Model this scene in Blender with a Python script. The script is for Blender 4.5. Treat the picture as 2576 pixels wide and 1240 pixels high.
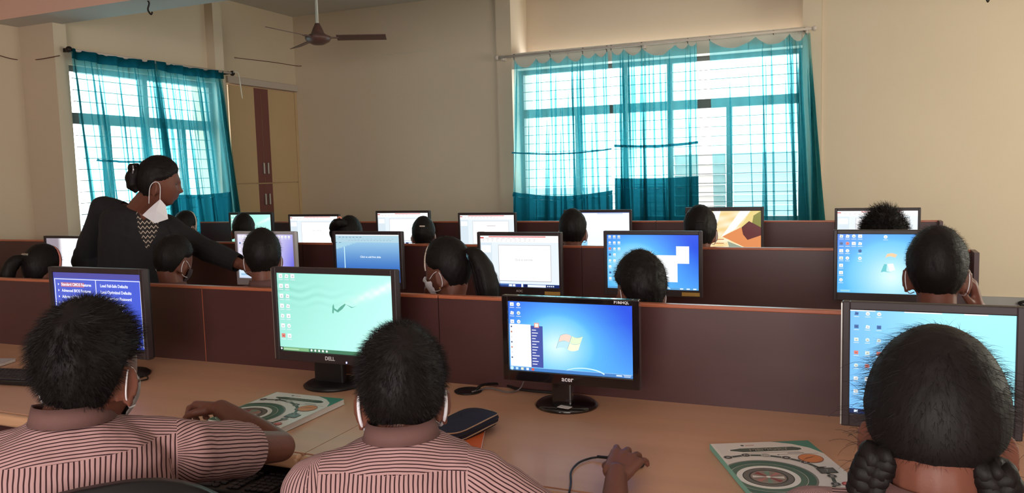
import bpy, bmesh, math, random
import numpy as np
from mathutils import Vector, Matrix, noise
random.seed(7); np.random.seed(7)
for o in list(bpy.data.objects): bpy.data.objects.remove(o)
SC = bpy.context.scene; COL = SC.collection; PI = math.pi
# ------------------------------------------------------------------ camera
W, H, FPX = 2576, 1240, 2016.7
YAW, PIT, ROL = 0.40787, 0.090215, -0.027347
cy, sy = math.cos(YAW), math.sin(YAW)
FW = Vector((-sy*math.cos(PIT), cy*math.cos(PIT), -math.sin(PIT)))
R0 = Vector((cy, sy, 0)); U0 = R0.cross(FW)
RT = R0*math.cos(ROL)+U0*math.sin(ROL); UP = -R0*math.sin(ROL)+U0*math.cos(ROL)
CAM = Vector((0, 0, 1.47))
cam = bpy.data.cameras.new('camera'); co = bpy.data.objects.new('camera', cam); COL.objects.link(co)
cam.sensor_width = 36; cam.lens = FPX/W*36; cam.clip_start = 0.02; cam.clip_end = 100
co.matrix_world = Matrix(((RT.x, UP.x, -FW.x, CAM.x), (RT.y, UP.y, -FW.y, CAM.y), (RT.z, UP.z, -FW.z, CAM.z), (0, 0, 0, 1)))
SC.camera = co
def ray(px, py): return FW+RT*((px-W/2)/FPX)-UP*((py-H/2)/FPX)
def at(px, py, Y): d = ray(px, py); return CAM+d*(Y/d.y)            # the point on the plane y=Y
def atz(px, py, z): d = ray(px, py); return CAM+d*((z-CAM.z)/d.z)   # the point on the plane z
def atx(px, py, x): d = ray(px, py); return CAM+d*(x/d.x)
# ------------------------------------------------------------------ world, lights, exposure
wd = bpy.data.worlds.new('daylight'); SC.world = wd; wd.use_nodes = True
wd.node_tree.nodes['Background'].inputs[0].default_value = (0.93, 0.98, 1.0, 1)
wd.node_tree.nodes['Background'].inputs[1].default_value = 6.5
SC.view_settings.view_transform = 'Standard'; SC.view_settings.look = 'None'
SC.view_settings.exposure = 0.12; SC.view_settings.gamma = 1.0; SC.view_settings.use_curve_mapping = False
def area(name, loc, direction, sx, sy_, power, color):
    l = bpy.data.lights.new(name, 'AREA'); l.shape = 'RECTANGLE'; l.size = sx; l.size_y = sy_; l.energy = power; l.color = color
    o = bpy.data.objects.new(name, l); COL.objects.link(o); o.location = loc
    o.rotation_euler = Vector(direction).to_track_quat('-Z', 'Y').to_euler(); return o
# added fill lamps, unseen: one behind the camera, one before the closed right wall
area('fill_near_wall', (0.2, -2.9, 1.9), (-.3, 1, .34), 3.4, 1.5, 85, (1.0, .80, .68))
area('fill_right_wall', (3.3, 5.4, 1.7), (-1, .12, -.08), 3.6, 1.6, 150, (.98, 1.0, .82))
# ------------------------------------------------------------------ materials
def lin(c):
    c = np.asarray(c, float)
    if c.max() > 1.001: c = c/255.
    return np.where(c <= .04045, c/12.92, ((c+.055)/1.055)**2.4)
def L4(c): return tuple(lin(c))+(1,)
def mat(name, c, rough=.6, metal=0, spec=.4, bump=0, bscale=200, vary=0, vscale=3, coat=0, stretch=None):
    m = bpy.data.materials.new(name); m.use_nodes = True; nt = m.node_tree; b = nt.nodes['Principled BSDF']
    b.inputs['Base Color'].default_value = L4(c); b.inputs['Roughness'].default_value = rough
    b.inputs['Metallic'].default_value = metal; b.inputs['Specular IOR Level'].default_value = spec
    b.inputs['Coat Weight'].default_value = coat
    tc = nt.nodes.new('ShaderNodeTexCoord'); src = tc.outputs['Object']
    if stretch:
        mp = nt.nodes.new('ShaderNodeMapping'); mp.inputs['Scale'].default_value = stretch
        nt.links.new(src, mp.inputs[0]); src = mp.outputs[0]
    if vary:
        n = nt.nodes.new('ShaderNodeTexNoise'); n.inputs['Scale'].default_value = vscale; n.inputs['Detail'].default_value = 6
        mx = nt.nodes.new('ShaderNodeMix'); mx.data_type = 'RGBA'
        mx.inputs[6].default_value = tuple(lin(c)*(1-vary))+(1,); mx.inputs[7].default_value = tuple(np.minimum(lin(c)*(1+vary), 1))+(1,)
        nt.links.new(src, n.inputs[0]); nt.links.new(n.outputs[0], mx.inputs[0]); nt.links.new(mx.outputs[2], b.inputs['Base Color'])
    if bump:
        n = nt.nodes.new('ShaderNodeTexNoise'); n.inputs['Scale'].default_value = bscale; n.inputs['Detail'].default_value = 4
        bp = nt.nodes.new('ShaderNodeBump'); bp.inputs['Strength'].default_value = bump; bp.inputs['Distance'].default_value = .002
        nt.links.new(src, n.inputs[0]); nt.links.new(n.outputs[0], bp.inputs['Height']); nt.links.new(bp.outputs[0], b.inputs['Normal'])
    return m
M = {}
M['wall'] = mat('wall_paint', (210, 191, 168), .75, bump=.15, bscale=60, vary=.05, vscale=1.2)
M['wall_lintel'] = mat('wall_white_paint', (214, 204, 190), .7, bump=.1, bscale=60)
M['ceiling'] = mat('ceiling_paint', (205, 200, 195), .8, vary=.03, vscale=2)
M['dado'] = mat('dado_paint', (150, 145, 145), .7, vary=.08, vscale=8)
M['floor'] = mat('floor_tile', (120, 105, 95), .4, vary=.1, vscale=3)
M['desktop'] = mat('desk_laminate', (204, 154, 124), .42, vary=.13, vscale=5, stretch=(.35, 3, 3), coat=.08)
M['edge'] = mat('desk_edge', (200, 152, 118), .35, vary=.1, vscale=6, stretch=(.3, 2, 2))
M['maroon'] = mat('partition_laminate', (76, 44, 43), .38, vary=.2, vscale=5, stretch=(.4, 3, 2.2), spec=.5)
M['trim'] = mat('partition_trim', (175, 98, 68), .3, vary=.15, vscale=9, spec=.6)
M['cream'] = mat('cupboard_cream', (196, 166, 128), .5, vary=.06, vscale=3)
M['cupstrip'] = mat('cupboard_maroon', (118, 70, 66), .5)
M['cornice'] = mat('cupboard_cornice', (190, 175, 165), .5)
M['steel'] = mat('brushed_steel', (190, 185, 180), .35, metal=.9)
M['white_metal'] = mat('white_enamel', (215, 210, 200), .4)
M['black'] = mat('black_plastic', (26, 23, 25), .35, bump=.05, bscale=600)
M['black_gloss'] = mat('black_gloss_plastic', (20, 14, 16), .1, spec=.6, coat=.6)
M['bezelbrown'] = mat('dusty_black_plastic', (50, 38, 40), .42, spec=.45)
M['silver'] = mat('silver_plastic', (190, 185, 192), .35, spec=.5)
M['keys'] = mat('key_plastic', (48, 42, 46), .5)
M['rubber'] = mat('cable_rubber', (22, 18, 18), .45)
M['cable_grey'] = mat('cable_grey', (110, 100, 98), .5)
M['fan'] = mat('fan_brown', (95, 62, 55), .4, spec=.5)
M['rod'] = mat('curtain_rod_enamel', (200, 185, 175), .35)
M['darkmetal'] = mat('dark_metal', (45, 38, 35), .5, metal=.5)
M['frame'] = mat('window_frame_paint', (120, 118, 115), .5)
M['grill'] = mat('window_grill', (170, 170, 168), .5)
M['yellow'] = mat('yellow_label', (190, 150, 75), .6, vary=.15, vscale=60)
M['paper'] = mat('paper', (225, 220, 215), .7, vary=.04, vscale=30)
M['logo'] = mat('logo_print', (225, 220, 225), .4)
M['sticker'] = mat('white_sticker', (225, 220, 220), .5)
M['orange'] = mat('orange_cover', (212, 98, 48), .45, vary=.15, vscale=12)
M['navy'] = mat('navy_canvas', (30, 28, 48), .75, bump=.5, bscale=900)
M['piping'] = mat('tan_piping', (178, 142, 112), .6)
M['gold'] = mat('gold_foil', (190, 150, 60), .3, metal=.7)
M['glass_clear'] = mat('glossy_clip', (200, 200, 215), .15, metal=.8)
M['blazer'] = mat('black_blazer', (27, 23, 26), .85, bump=.5, bscale=500, vary=.2, vscale=5)
M['collar'] = mat('taupe_collar', (104, 72, 68), .8, bump=.3, bscale=700)
M['trousers'] = mat('maroon_trousers', (50, 30, 34), .85)
M['shoe'] = mat('black_shoe', (20, 18, 18), .4)
M['mask_white'] = mat('white_mask_cloth', (232, 226, 232), .8, bump=.3, bscale=500)
M['mask_grey'] = mat('grey_mask_cloth', (150, 140, 138), .8, bump=.3, bscale=500)
M['mask_dark'] = mat('dark_mask_cloth', (70, 58, 62), .8)
M['tie_blue'] = mat('blue_hair_tie', (90, 130, 150), .6)
M['tie_pink'] = mat('pink_hair_tie', (235, 150, 130), .6)
M['band_pink'] = mat('pink_headband', (215, 130, 120), .45, vary=.3, vscale=90)
M['band_white'] = mat('white_headband', (225, 205, 190), .5)
M['eye'] = mat('eye_white', (60, 48, 44), .3)
M['lips'] = mat('lips', (110, 55, 50), .5)
M['gold_stud'] = mat('gold_stud', (230, 190, 110), .2, metal=.9)
M['skin'] = mat('skin', (112, 66, 52), .5, spec=.35, vary=.08, vscale=25, bump=.1, bscale=400)
M['skin'].node_tree.nodes['Principled BSDF'].inputs['Subsurface Weight'].default_value = .12
M['skin'].node_tree.nodes['Principled BSDF'].inputs['Subsurface Radius'].default_value = (.02, .006, .003)
def hairmat():
    m = mat('black_hair', (20, 13, 12), .6, spec=.24, bump=.9, bscale=90, stretch=(1, 1, .25)); return m
M['hair'] = hairmat()
def attr_emission(name, strength):
    m = bpy.data.materials.new(name); m.use_nodes = True; nt = m.node_tree; b = nt.nodes['Principled BSDF']
    a = nt.nodes.new('ShaderNodeAttribute'); a.attribute_name = 'Col'
    b.inputs['Base Color'].default_value = (0.01, .01, .01, 1); b.inputs['Roughness'].default_value = .25
    nt.links.new(a.outputs[0], b.inputs['Emission Color']); b.inputs['Emission Strength'].default_value = strength; return m
M['screen'] = attr_emission('lit_screen', 1.03)
def attr_print(name, rough=.3):
    m = bpy.data.materials.new(name); m.use_nodes = True; nt = m.node_tree; b = nt.nodes['Principled BSDF']
    a = nt.nodes.new('ShaderNodeAttribute'); a.attribute_name = 'Col'; b.inputs['Roughness'].default_value = rough
    nt.links.new(a.outputs[0], b.inputs['Base Color']); return m
M['print'] = attr_print('printed_cover')
def stripe_mat():
    m = bpy.data.materials.new('striped_shirt'); m.use_nodes = True; nt = m.node_tree; b = nt.nodes['Principled BSDF']
    a = nt.nodes.new('ShaderNodeAttribute'); a.attribute_name = 'stripe'
    tc = nt.nodes.new('ShaderNodeTexCoord'); n = nt.nodes.new('ShaderNodeTexNoise'); n.inputs['Scale'].default_value = 14
    nt.links.new(tc.outputs['Object'], n.inputs[0])
    ad = nt.nodes.new('ShaderNodeMath'); ad.operation = 'MULTIPLY_ADD'; ad.inputs[1].default_value = .006
    nt.links.new(n.outputs[0], ad.inputs[0]); nt.links.new(a.outputs['Fac'], ad.inputs[2])
    mu = nt.nodes.new('ShaderNodeMath'); mu.operation = 'MULTIPLY'; mu.inputs[1].default_value = 2*PI/.0082
    nt.links.new(ad.outputs[0], mu.inputs[0]); s = nt.nodes.new('ShaderNodeMath'); s.operation = 'SINE'; nt.links.new(mu.outputs[0], s.inputs[0])
    r = nt.nodes.new('ShaderNodeMapRange'); r.inputs[1].default_value = .38; r.inputs[2].default_value = .66; nt.links.new(s.outputs[0], r.inputs[0])
    mx = nt.nodes.new('ShaderNodeMix'); mx.data_type = 'RGBA'; mx.inputs[6].default_value = L4((176, 138, 136)); mx.inputs[7].default_value = L4((56, 30, 34))
    nt.links.new(r.outputs[0], mx.inputs[0]); nt.links.new(mx.outputs[2], b.inputs['Base Color']); b.inputs['Roughness'].default_value = .85
    b.inputs['Specular IOR Level'].default_value = .2
    n2 = nt.nodes.new('ShaderNodeTexNoise'); n2.inputs['Scale'].default_value = 25; nt.links.new(tc.outputs['Object'], n2.inputs[0])
    bp = nt.nodes.new('ShaderNodeBump'); bp.inputs['Strength'].default_value = .5; bp.inputs['Distance'].default_value = .01
    nt.links.new(n2.outputs[0], bp.inputs['Height']); nt.links.new(bp.outputs[0], b.inputs['Normal']); return m
M['shirt'] = stripe_mat()
def kurta_mat():
    m = bpy.data.materials.new('patterned_kurta'); m.use_nodes = True; nt = m.node_tree; b = nt.nodes['Principled BSDF']
    tc = nt.nodes.new('ShaderNodeTexCoord'); w = nt.nodes.new('ShaderNodeTexWave'); w.wave_type = 'BANDS'; w.bands_direction = 'Z'
    w.inputs['Scale'].default_value = 14; w.inputs['Distortion'].default_value = 0
    sp = nt.nodes.new('ShaderNodeSeparateXYZ'); nt.links.new(tc.outputs['Object'], sp.inputs[0])
    ad = nt.nodes.new('ShaderNodeMath'); ad.operation = 'ADD'; nt.links.new(sp.outputs[0], ad.inputs[0]); nt.links.new(sp.outputs[1], ad.inputs[1])
    pp = nt.nodes.new('ShaderNodeMath'); pp.operation = 'PINGPONG'; pp.inputs[1].default_value = .014; nt.links.new(ad.outputs[0], pp.inputs[0])
    zz = nt.nodes.new('ShaderNodeMath'); zz.operation = 'ADD'; nt.links.new(sp.outputs[2], zz.inputs[0]); nt.links.new(pp.outputs[0], zz.inputs[1])
    mo = nt.nodes.new('ShaderNodeMath'); mo.operation = 'PINGPONG'; mo.inputs[1].default_value = .012; nt.links.new(zz.outputs[0], mo.inputs[0])
    gt = nt.nodes.new('ShaderNodeMath'); gt.operation = 'GREATER_THAN'; gt.inputs[1].default_value = .0092; nt.links.new(mo.outputs[0], gt.inputs[0])
    mx = nt.nodes.new('ShaderNodeMix'); mx.data_type = 'RGBA'; mx.inputs[6].default_value = L4((30, 22, 22)); mx.inputs[7].default_value = L4((190, 170, 155))
    nt.links.new(gt.outputs[0], mx.inputs[0]); nt.links.new(mx.outputs[2], b.inputs['Base Color']); b.inputs['Roughness'].default_value = .8; return m
M['kurta'] = kurta_mat()
def curtain_mat(name, tint, cloth, fac):
    m = bpy.data.materials.new(name); m.use_nodes = True; nt = m.node_tree; nt.nodes.remove(nt.nodes['Principled BSDF']); out = nt.nodes['Material Output']
    t = nt.nodes.new('ShaderNodeBsdfTransparent'); t.inputs[0].default_value = tint+(1,)
    tl = nt.nodes.new('ShaderNodeBsdfTranslucent'); tl.inputs[0].default_value = cloth+(1,)
    df = nt.nodes.new('ShaderNodeBsdfDiffuse'); df.inputs[0].default_value = cloth+(1,)
    a = nt.nodes.new('ShaderNodeMixShader'); a.inputs[0].default_value = .14; nt.links.new(tl.outputs[0], a.inputs[1]); nt.links.new(df.outputs[0], a.inputs[2])
    n = nt.nodes.new('ShaderNodeTexNoise'); n.inputs['Scale'].default_value = 900; tc = nt.nodes.new('ShaderNodeTexCoord'); nt.links.new(tc.outputs['Object'], n.inputs[0])
    mr = nt.nodes.new('ShaderNodeMapRange'); mr.inputs[3].default_value = fac-.12; mr.inputs[4].default_value = fac+.12; nt.links.new(n.outputs[0], mr.inputs[0])
    b = nt.nodes.new('ShaderNodeMixShader'); nt.links.new(mr.outputs[0], b.inputs[0])
    nt.links.new(t.outputs[0], b.inputs[1]); nt.links.new(a.outputs[0], b.inputs[2]); nt.links.new(b.outputs[0], out.inputs[0]); return m
M['curtain'] = curtain_mat('sheer_teal_cloth', (.66, .95, .97), (.07, .31, .35), .50)
M['hem'] = curtain_mat('teal_hem_cloth', (.03, .25, .30), (.010, .11, .15), .85)
M['louvre'] = curtain_mat('frosted_louvre_glass', (.8, .85, .88), (.45, .43, .40), .85)
M['louvre2'] = curtain_mat('clear_louvre_glass', (.9, .97, 1), (.50, .55, .58), .62)
# ------------------------------------------------------------------ object helpers
def link(name, me, m=None, parent=None):
    o = bpy.data.objects.new(name, me); COL.objects.link(o)
    if m is not None and not me.materials: me.materials.append(m)
    if parent is not None: o.parent = parent; o.matrix_parent_inverse = parent.matrix_world.inverted()
    return o
def tag(o, label=None, cat=None, group=None, kind=None):
    if label: o['label'] = label
    if cat: o['category'] = cat
    if group: o['group'] = group
    if kind: o['kind'] = kind
    return o
def empty(name, loc, label, cat, group=None, rotz=0):
    o = bpy.data.objects.new(name, None); COL.objects.link(o); o.location = loc; o.rotation_euler = (0, 0, rotz)
    o.empty_display_size = .1; o.matrix_world = Matrix.Translation(Vector(loc)) @ Matrix.Rotation(rotz, 4, 'Z')
    return tag(o, label, cat, group)
def bmesh_obj(name, bm, m, parent=None, smooth=False, bevel=0, local=False):
    if bevel: pass
    bmesh.ops.recalc_face_normals(bm, faces=bm.faces)
    me = bpy.data.meshes.new(name); bm.to_mesh(me); bm.free()
    if smooth: me.shade_smooth()
    o = bpy.data.objects.new(name, me); COL.objects.link(o)
    if m is not None: me.materials.append(m)
    if parent is not None:
        o.parent = parent
        if not local: o.matrix_parent_inverse = parent.matrix_world.inverted()
    return o
def box(bm, x0, x1, y0, y1, z0, z1, bev=0, seg=2, mtx=None):
    r = bmesh.ops.create_cube(bm, size=1); vs = r['verts']
    for v in vs: v.co = Vector(((x0+x1)/2+v.co.x*(x1-x0), (y0+y1)/2+v.co.y*(y1-y0), (z0+z1)/2+v.co.z*(z1-z0)))
    if bev:
        es = {e for v in vs for e in v.link_edges}
        r2 = bmesh.ops.bevel(bm, geom=list(es), offset=bev, segments=seg, profile=.5, affect='EDGES')
        vs = list({v for f in r2['faces'] for v in f.verts}) if mtx else vs
        if mtx:
            # whole island
            seen = set(vs); st = list(vs)
            while st:
                v = st.pop()
                for e in v.link_edges:
                    w = e.other_vert(v)
                    if w not in seen: seen.add(w); st.append(w)
            vs = list(seen)
    if mtx:
        for v in vs: v.co = mtx @ v.co
    return vs
def tube(bm, pts, r, n=8, closed_caps=True):
    pts = [Vector(p) for p in pts]; N = len(pts); rs = r if isinstance(r, (list, tuple)) else [r]*N
    rings = []; prev = None
    for i, p in enumerate(pts):
        t = (pts[min(i+1, N-1)]-pts[max(i-1, 0)]).normalized()
        if prev is None:
            a = Vector((0, 0, 1)) if abs(t.z) < .9 else Vector((1, 0, 0)); u = t.cross(a).normalized()
        else: u = (prev-t*prev.dot(t)).normalized()
        prev = u; v = t.cross(u)
        rings.append([bm.verts.new(p+(u*math.cos(2*PI*k/n)+v*math.sin(2*PI*k/n))*rs[i]) for k in range(n)])
    for i in range(N-1):
        for k in range(n): bm.faces.new((rings[i][k], rings[i][(k+1) % n], rings[i+1][(k+1) % n], rings[i+1][k]))
    if closed_caps: bm.faces.new(rings[0][::-1]); bm.faces.new(rings[-1])
    return rings
def lathe(bm, prof, n=32, mtx=None):
    rings = []
    for r, z in prof:
        ring = [bm.verts.new((max(r, 1e-4)*math.cos(2*PI*k/n), max(r, 1e-4)*math.sin(2*PI*k/n), z)) for k in range(n)]
        rings.append(ring)
    for i in range(len(rings)-1):
        for k in range(n): bm.faces.new((rings[i][k], rings[i][(k+1) % n], rings[i+1][(k+1) % n], rings[i+1][k]))
    bm.faces.new(rings[0][::-1]); bm.faces.new(rings[-1])
    if mtx:
        for ring in rings:
            for v in ring: v.co = mtx @ v.co
def spline(pts, n=12):
    P = [Vector(p) for p in pts]; P = [P[0]*2-P[1]]+P+[P[-1]*2-P[-2]]; out = []
    for i in range(1, len(P)-2):
        for k in range(n):
            t = k/n; a, b, c, d = P[i-1], P[i], P[i+1], P[i+2]
            out.append(.5*((2*b)+(c-a)*t+(2*a-5*b+4*c-d)*t*t+(3*b-a-3*c+d)*t**3))
    out.append(P[-2]); return out
_tc = {}
def text_geo(s, size=1.0, bold=0.0):
    key = (s, bold)
    if key not in _tc:
        cu = bpy.data.curves.new('t', 'FONT'); cu.body = s; cu.align_x = 'CENTER'; cu.align_y = 'CENTER'; cu.resolution_u = 2; cu.offset = bold
        ob = bpy.data.objects.new('t', cu); COL.objects.link(ob); dg = bpy.context.evaluated_depsgraph_get(); dg.update()
        me = bpy.data.meshes.new_from_object(ob.evaluated_get(dg)); me.calc_loop_triangles()
        _tc[key] = ([tuple(v.co) for v in me.vertices], [tuple(t.vertices) for t in me.loop_triangles])
        bpy.data.objects.remove(ob); bpy.data.curves.remove(cu); bpy.data.meshes.remove(me)
    v, t = _tc[key]; return [(a[0]*size, a[1]*size) for a in v], t
def text_obj(name, s, size, m, parent, mtx, bold=.02, flip=False, depth=.0008):
    v, t = text_geo(s, size, bold); bm = bmesh.new(); vs = [bm.verts.new(mtx @ Vector((a[0], 0, a[1]))) for a in v]
    for f in t:
        try: bm.faces.new([vs[i] for i in f])
        except ValueError: pass
    me = bpy.data.meshes.new(name); bm.to_mesh(me); bm.free(); me.materials.append(m)
    o = bpy.data.objects.new(name, me); COL.objects.link(o); o.parent = parent; return o
# picture builder: flat coloured shapes and a colour grid in one mesh (a lit screen, a printed cover)
class Pic:
    def __init__(s, w, h, plane='XZ'):
        s.w, s.h, s.v, s.f, s.c, s.layer, s.plane = w, h, [], [], [], 0, plane
    def P(s, u, v, k): 
        u = min(max(u, 0), 1); v = min(max(v, 0), 1); x = (u-.5)*s.w; y = (.5-v)*s.h; d = .0002+k*.00012
        return (x, -d, y) if s.plane == 'XZ' else (x, y, d)
    def grid(s, fn, nx=96, ny=60):
        u, v = np.meshgrid(np.linspace(0, 1, nx+1), np.linspace(0, 1, ny+1)); c = fn(u, v); c = np.clip(lin(np.clip(c, 0, 1)), 0, 1); b = len(s.v)
        for j in range(ny+1):
            for i in range(nx+1): s.v.append(s.P(u[j, i], v[j, i], 0)); s.c.append(tuple(c[j, i]))
        for j in range(ny):
            for i in range(nx): a = b+j*(nx+1)+i; s.f.append((a, a+nx+1, a+nx+2, a+1))
    def poly(s, pts, c, k=None):
        s.layer += 1; k = s.layer*.15 if k is None else k; b = len(s.v); c = tuple(lin(c))
        for p in pts: s.v.append(s.P(p[0], p[1], 1+k)); s.c.append(c)
        s.f.append(tuple(range(b, b+len(pts)))[::-1])
    def rect(s, u0, v0, u1, v1, c, k=None): s.poly([(u0, v0), (u1, v0), (u1, v1), (u0, v1)], c, k)
    def disc(s, u, v, r, c, k=None, n=20, asp=None):
        asp = s.w/s.h if asp is None else asp; s.poly([(u+r*math.cos(2*PI*i/n), v+r*asp*math.sin(2*PI*i/n)) for i in range(n)], c, k)
    def ring(s, u, v, r0, r1, c, n=48, a0=0, a1=2*PI):
        s.layer += 1; asp = s.w/s.h; b = len(s.v); c = tuple(lin(c)); cnt = n+1
        for i in range(cnt):
            a = a0+(a1-a0)*i/n
            for r in (r0, r1): s.v.append(s.P(u+r*math.cos(a), v+r*asp*math.sin(a), 1+s.layer*.15)); s.c.append(c)
        for i in range(n): a = b+2*i; s.f.append((a, a+1, a+3, a+2))
    def text(s, t, u, v, size, c, bold=0.01, k=None, align='c'):
        s.layer += 1; k = s.layer*.15 if k is None else k
        vv, tt = text_geo(t, size*s.h, bold); b = len(s.v); c = tuple(lin(c)); ox = 0
        if align == 'l': ox = -min(a[0] for a in vv)
        for a in vv: s.v.append(s.P(u+(a[0]+ox)/s.w, v-a[1]/s.h, 1+k)); s.c.append(c)
        for f in tt: s.f.append(tuple(b+i for i in f))
    def build(s, name, m, parent=None):
        me = bpy.data.meshes.new(name); me.from_pydata(s.v, [], s.f); at_ = me.color_attributes.new('Col', 'FLOAT_COLOR', 'POINT')
        a = np.ones((len(s.v), 4), np.float32); a[:, :3] = np.array(s.c); at_.data.foreach_set('color', a.ravel()); me.materials.append(m)
        o = bpy.data.objects.new(name, me); COL.objects.link(o)
        if parent is not None: o.parent = parent
        return o
# ------------------------------------------------------------------ room
XL, YB, ZC, XR, YN = -6.2, 7.95, 3.4, 3.4, -3.0
def struct(name, bm, m, **k): return tag(bmesh_obj(name, bm, m, **k), kind='structure')
def B(*boxes, bev=0):
    bm = bmesh.new()
    for b in boxes: box(bm, *b, bev=bev)
    return bm
struct('floor', B((-7.2, XR+.2, YN-.2, 8.6, -.1, 0)), M['floor'])
struct('ceiling', B((-7.2, XR+.2, YN-.2, 8.6, ZC, ZC+.12)), M['ceiling'])
bo = struct('trim_1', B((XL, XR, 4.23, 4.57, 2.75, ZC-.001)), M['ceiling']); M['beam'] = mat('beam_pink_sides', (226, 184, 166), .75); bo.data.materials.append(M['beam'])
for f in bo.data.polygons: f.material_index = 1 if abs(f.normal.y) > .5 else 0  # beam side faces pinker than the ceiling tone of its underside
#                       # ceiling beam
YC0, YC1, YW0, YW1 = 4.485, 6.339, 4.60, 6.22; XP = -5.808
wl = B((-6.45, XL, YN, YC0, 0, ZC), (-6.45, XP, YC0, YW0, 0, ZC), (-5.95, XP, YW1, YC1, 0, ZC), (-6.2, -5.951, 6.28, YC1, 0, ZC),
       (-6.1, -5.91, YW0, YW1, 2.56, ZC), (-6.1, XP, YW0, YW1, 2.44, 2.56), (-6.1, XP, YW0, YW1, 0, .95),
       (-6.215, XL, YC1, 6.79, 0, ZC), (-6.3, XL, 6.79, YB, 2.60, ZC), (-6.42, -6.36, 6.79, YB, 0, 2.7))
struct('wall_left', wl, M['wall'])
WX0, WX1, WZ0, WZ1 = -3.36, -.42, .95, 2.57
wb = B((-7.2, -3.54, YB, 8.5, 0, ZC), (-.31, XR+.2, YB, 8.5, 0, ZC), (-3.54, -.31, 8.37, 8.5, 2.735, ZC), (-3.54, -.31, YB, 8.5, 0, .95))
struct('wall_back', wb, M['wall'])
struct('trim_2', B((-3.54, -3.37, YB-.03, 8.5, .9501, ZC)), M['wall'])
struct('trim_3', B((-.474, -.311, YB-.03, 8.5, .9501, ZC)), M['wall'])
struct('trim_4', B((-3.3695, -.4745, YB-.02, 8.2, WZ1, 2.735)), M['wall_lintel'])
struct('wall_right', B((XR, XR+.2, YN, YB, 0, ZC)), M['wall'])
struct('wall_front', B((XL, XR, YN-.2, YN, 0, .85), (XL, XR, YN-.2, YN, 2.75, ZC), (XL, -1.7, YN-.2, YN, .85, 2.75), (2.1, XR, YN-.2, YN, .85, 2.75)), M['wall'])
struct('baseboard_back', B((-.305, XR, YB-.025, YB-.0005, 0, .30)), M['dado'])
# windows
def window(name, along, a0, a1, z0, z1, dep, mull, zt, tag_n):
    """along 'x': frame in a plane y=dep; along 'y': plane x=dep"""
    def bb(bm, a, b, c, d, t=.03, off=0):
        if along == 'x': box(bm, a, b, dep-t+off, dep+t+off, c, d)
        else: box(bm, dep-t-off, dep+t-off, a, b, c, d)
    bm = bmesh.new(); w = .045
    bb(bm, a0, a0+w, z0, z1); bb(bm, a1-w, a1, z0, z1); bb(bm, a0+w, a1-w, z0, z0+w); bb(bm, a0+w, a1-w, z1-w, z1)
    bb(bm, a0+w, a1-w, zt-.045, zt+.045)
    for a, full in mull:
        bb(bm, a-.027, a+.027, z0+w, zt-.045)
        if full: bb(bm, a-.027, a+.027, zt+.045, z1-w)
    fr = struct(name, bm, M['frame'])
    bm = bmesh.new(); z = z0+.1
    while z < z1-.05:
        if abs(z-zt) > .06: bb(bm, a0+w, a1-w, z-.003, z+.003, .003, -.06)
        z += .092
    g = bmesh_obj('grill', bm, M['grill'], fr); return fr
w2 = window('window_2', 'x', -3.369, -.475, WZ0, WZ1, 8.15, [(-2.72, 0), (-2.2, 1), (-1.74, 1), (-1.16, 0)], 2.11, 0)
w1 = window('window_1', 'y', YW0, YW1, .95, 2.44, -5.90, [(4.98, 0), (5.40, 1), (5.82, 0)], 2.02, 0)
def louvres(par, along, a0, a1, z0, z1, dep, m, tilt=.35):
    bm = bmesh.new(); z = z0
    while z < z1:
        if along == 'x': mt = Matrix.Translation(((a0+a1)/2, dep, z+.05)) @ Matrix.Rotation(tilt, 4, 'X'); box(bm, -(a1-a0)/2, (a1-a0)/2, -.003, .003, -.052, .052, mtx=mt)
        else: mt = Matrix.Translation((dep, (a0+a1)/2, z+.05)) @ Matrix.Rotation(tilt, 4, 'Y'); box(bm, -.003, .003, -(a1-a0)/2, (a1-a0)/2, -.052, .052, mtx=mt)
        z += .103
    return bmesh_obj('louvre_glass', bm, m, par)
louvres(w2, 'x', -1.70, -1.20, 1.0, 1.58, 8.15, M['louvre'])
louvres(w2, 'x', -1.12, -.53, 1.0, 1.58, 8.15, M['louvre2'])
louvres(w2, 'x', -3.31, -2.76, 1.0, 1.26, 8.15, M['louvre2']); louvres(w2, 'x', -2.68, -2.24, 1.0, 1.26, 8.15, M['louvre2'])
louvres(w2, 'x', -2.16, -1.78, 1.0, 1.26, 8.15, M['louvre2'])
louvres(w1, 'y', 4.66, 4.94, 1.0, 1.3, -5.90, M['louvre2'], -.35); louvres(w1, 'y', 5.02, 5.36, 1.0, 1.3, -5.90, M['louvre2'], -.35)
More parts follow.
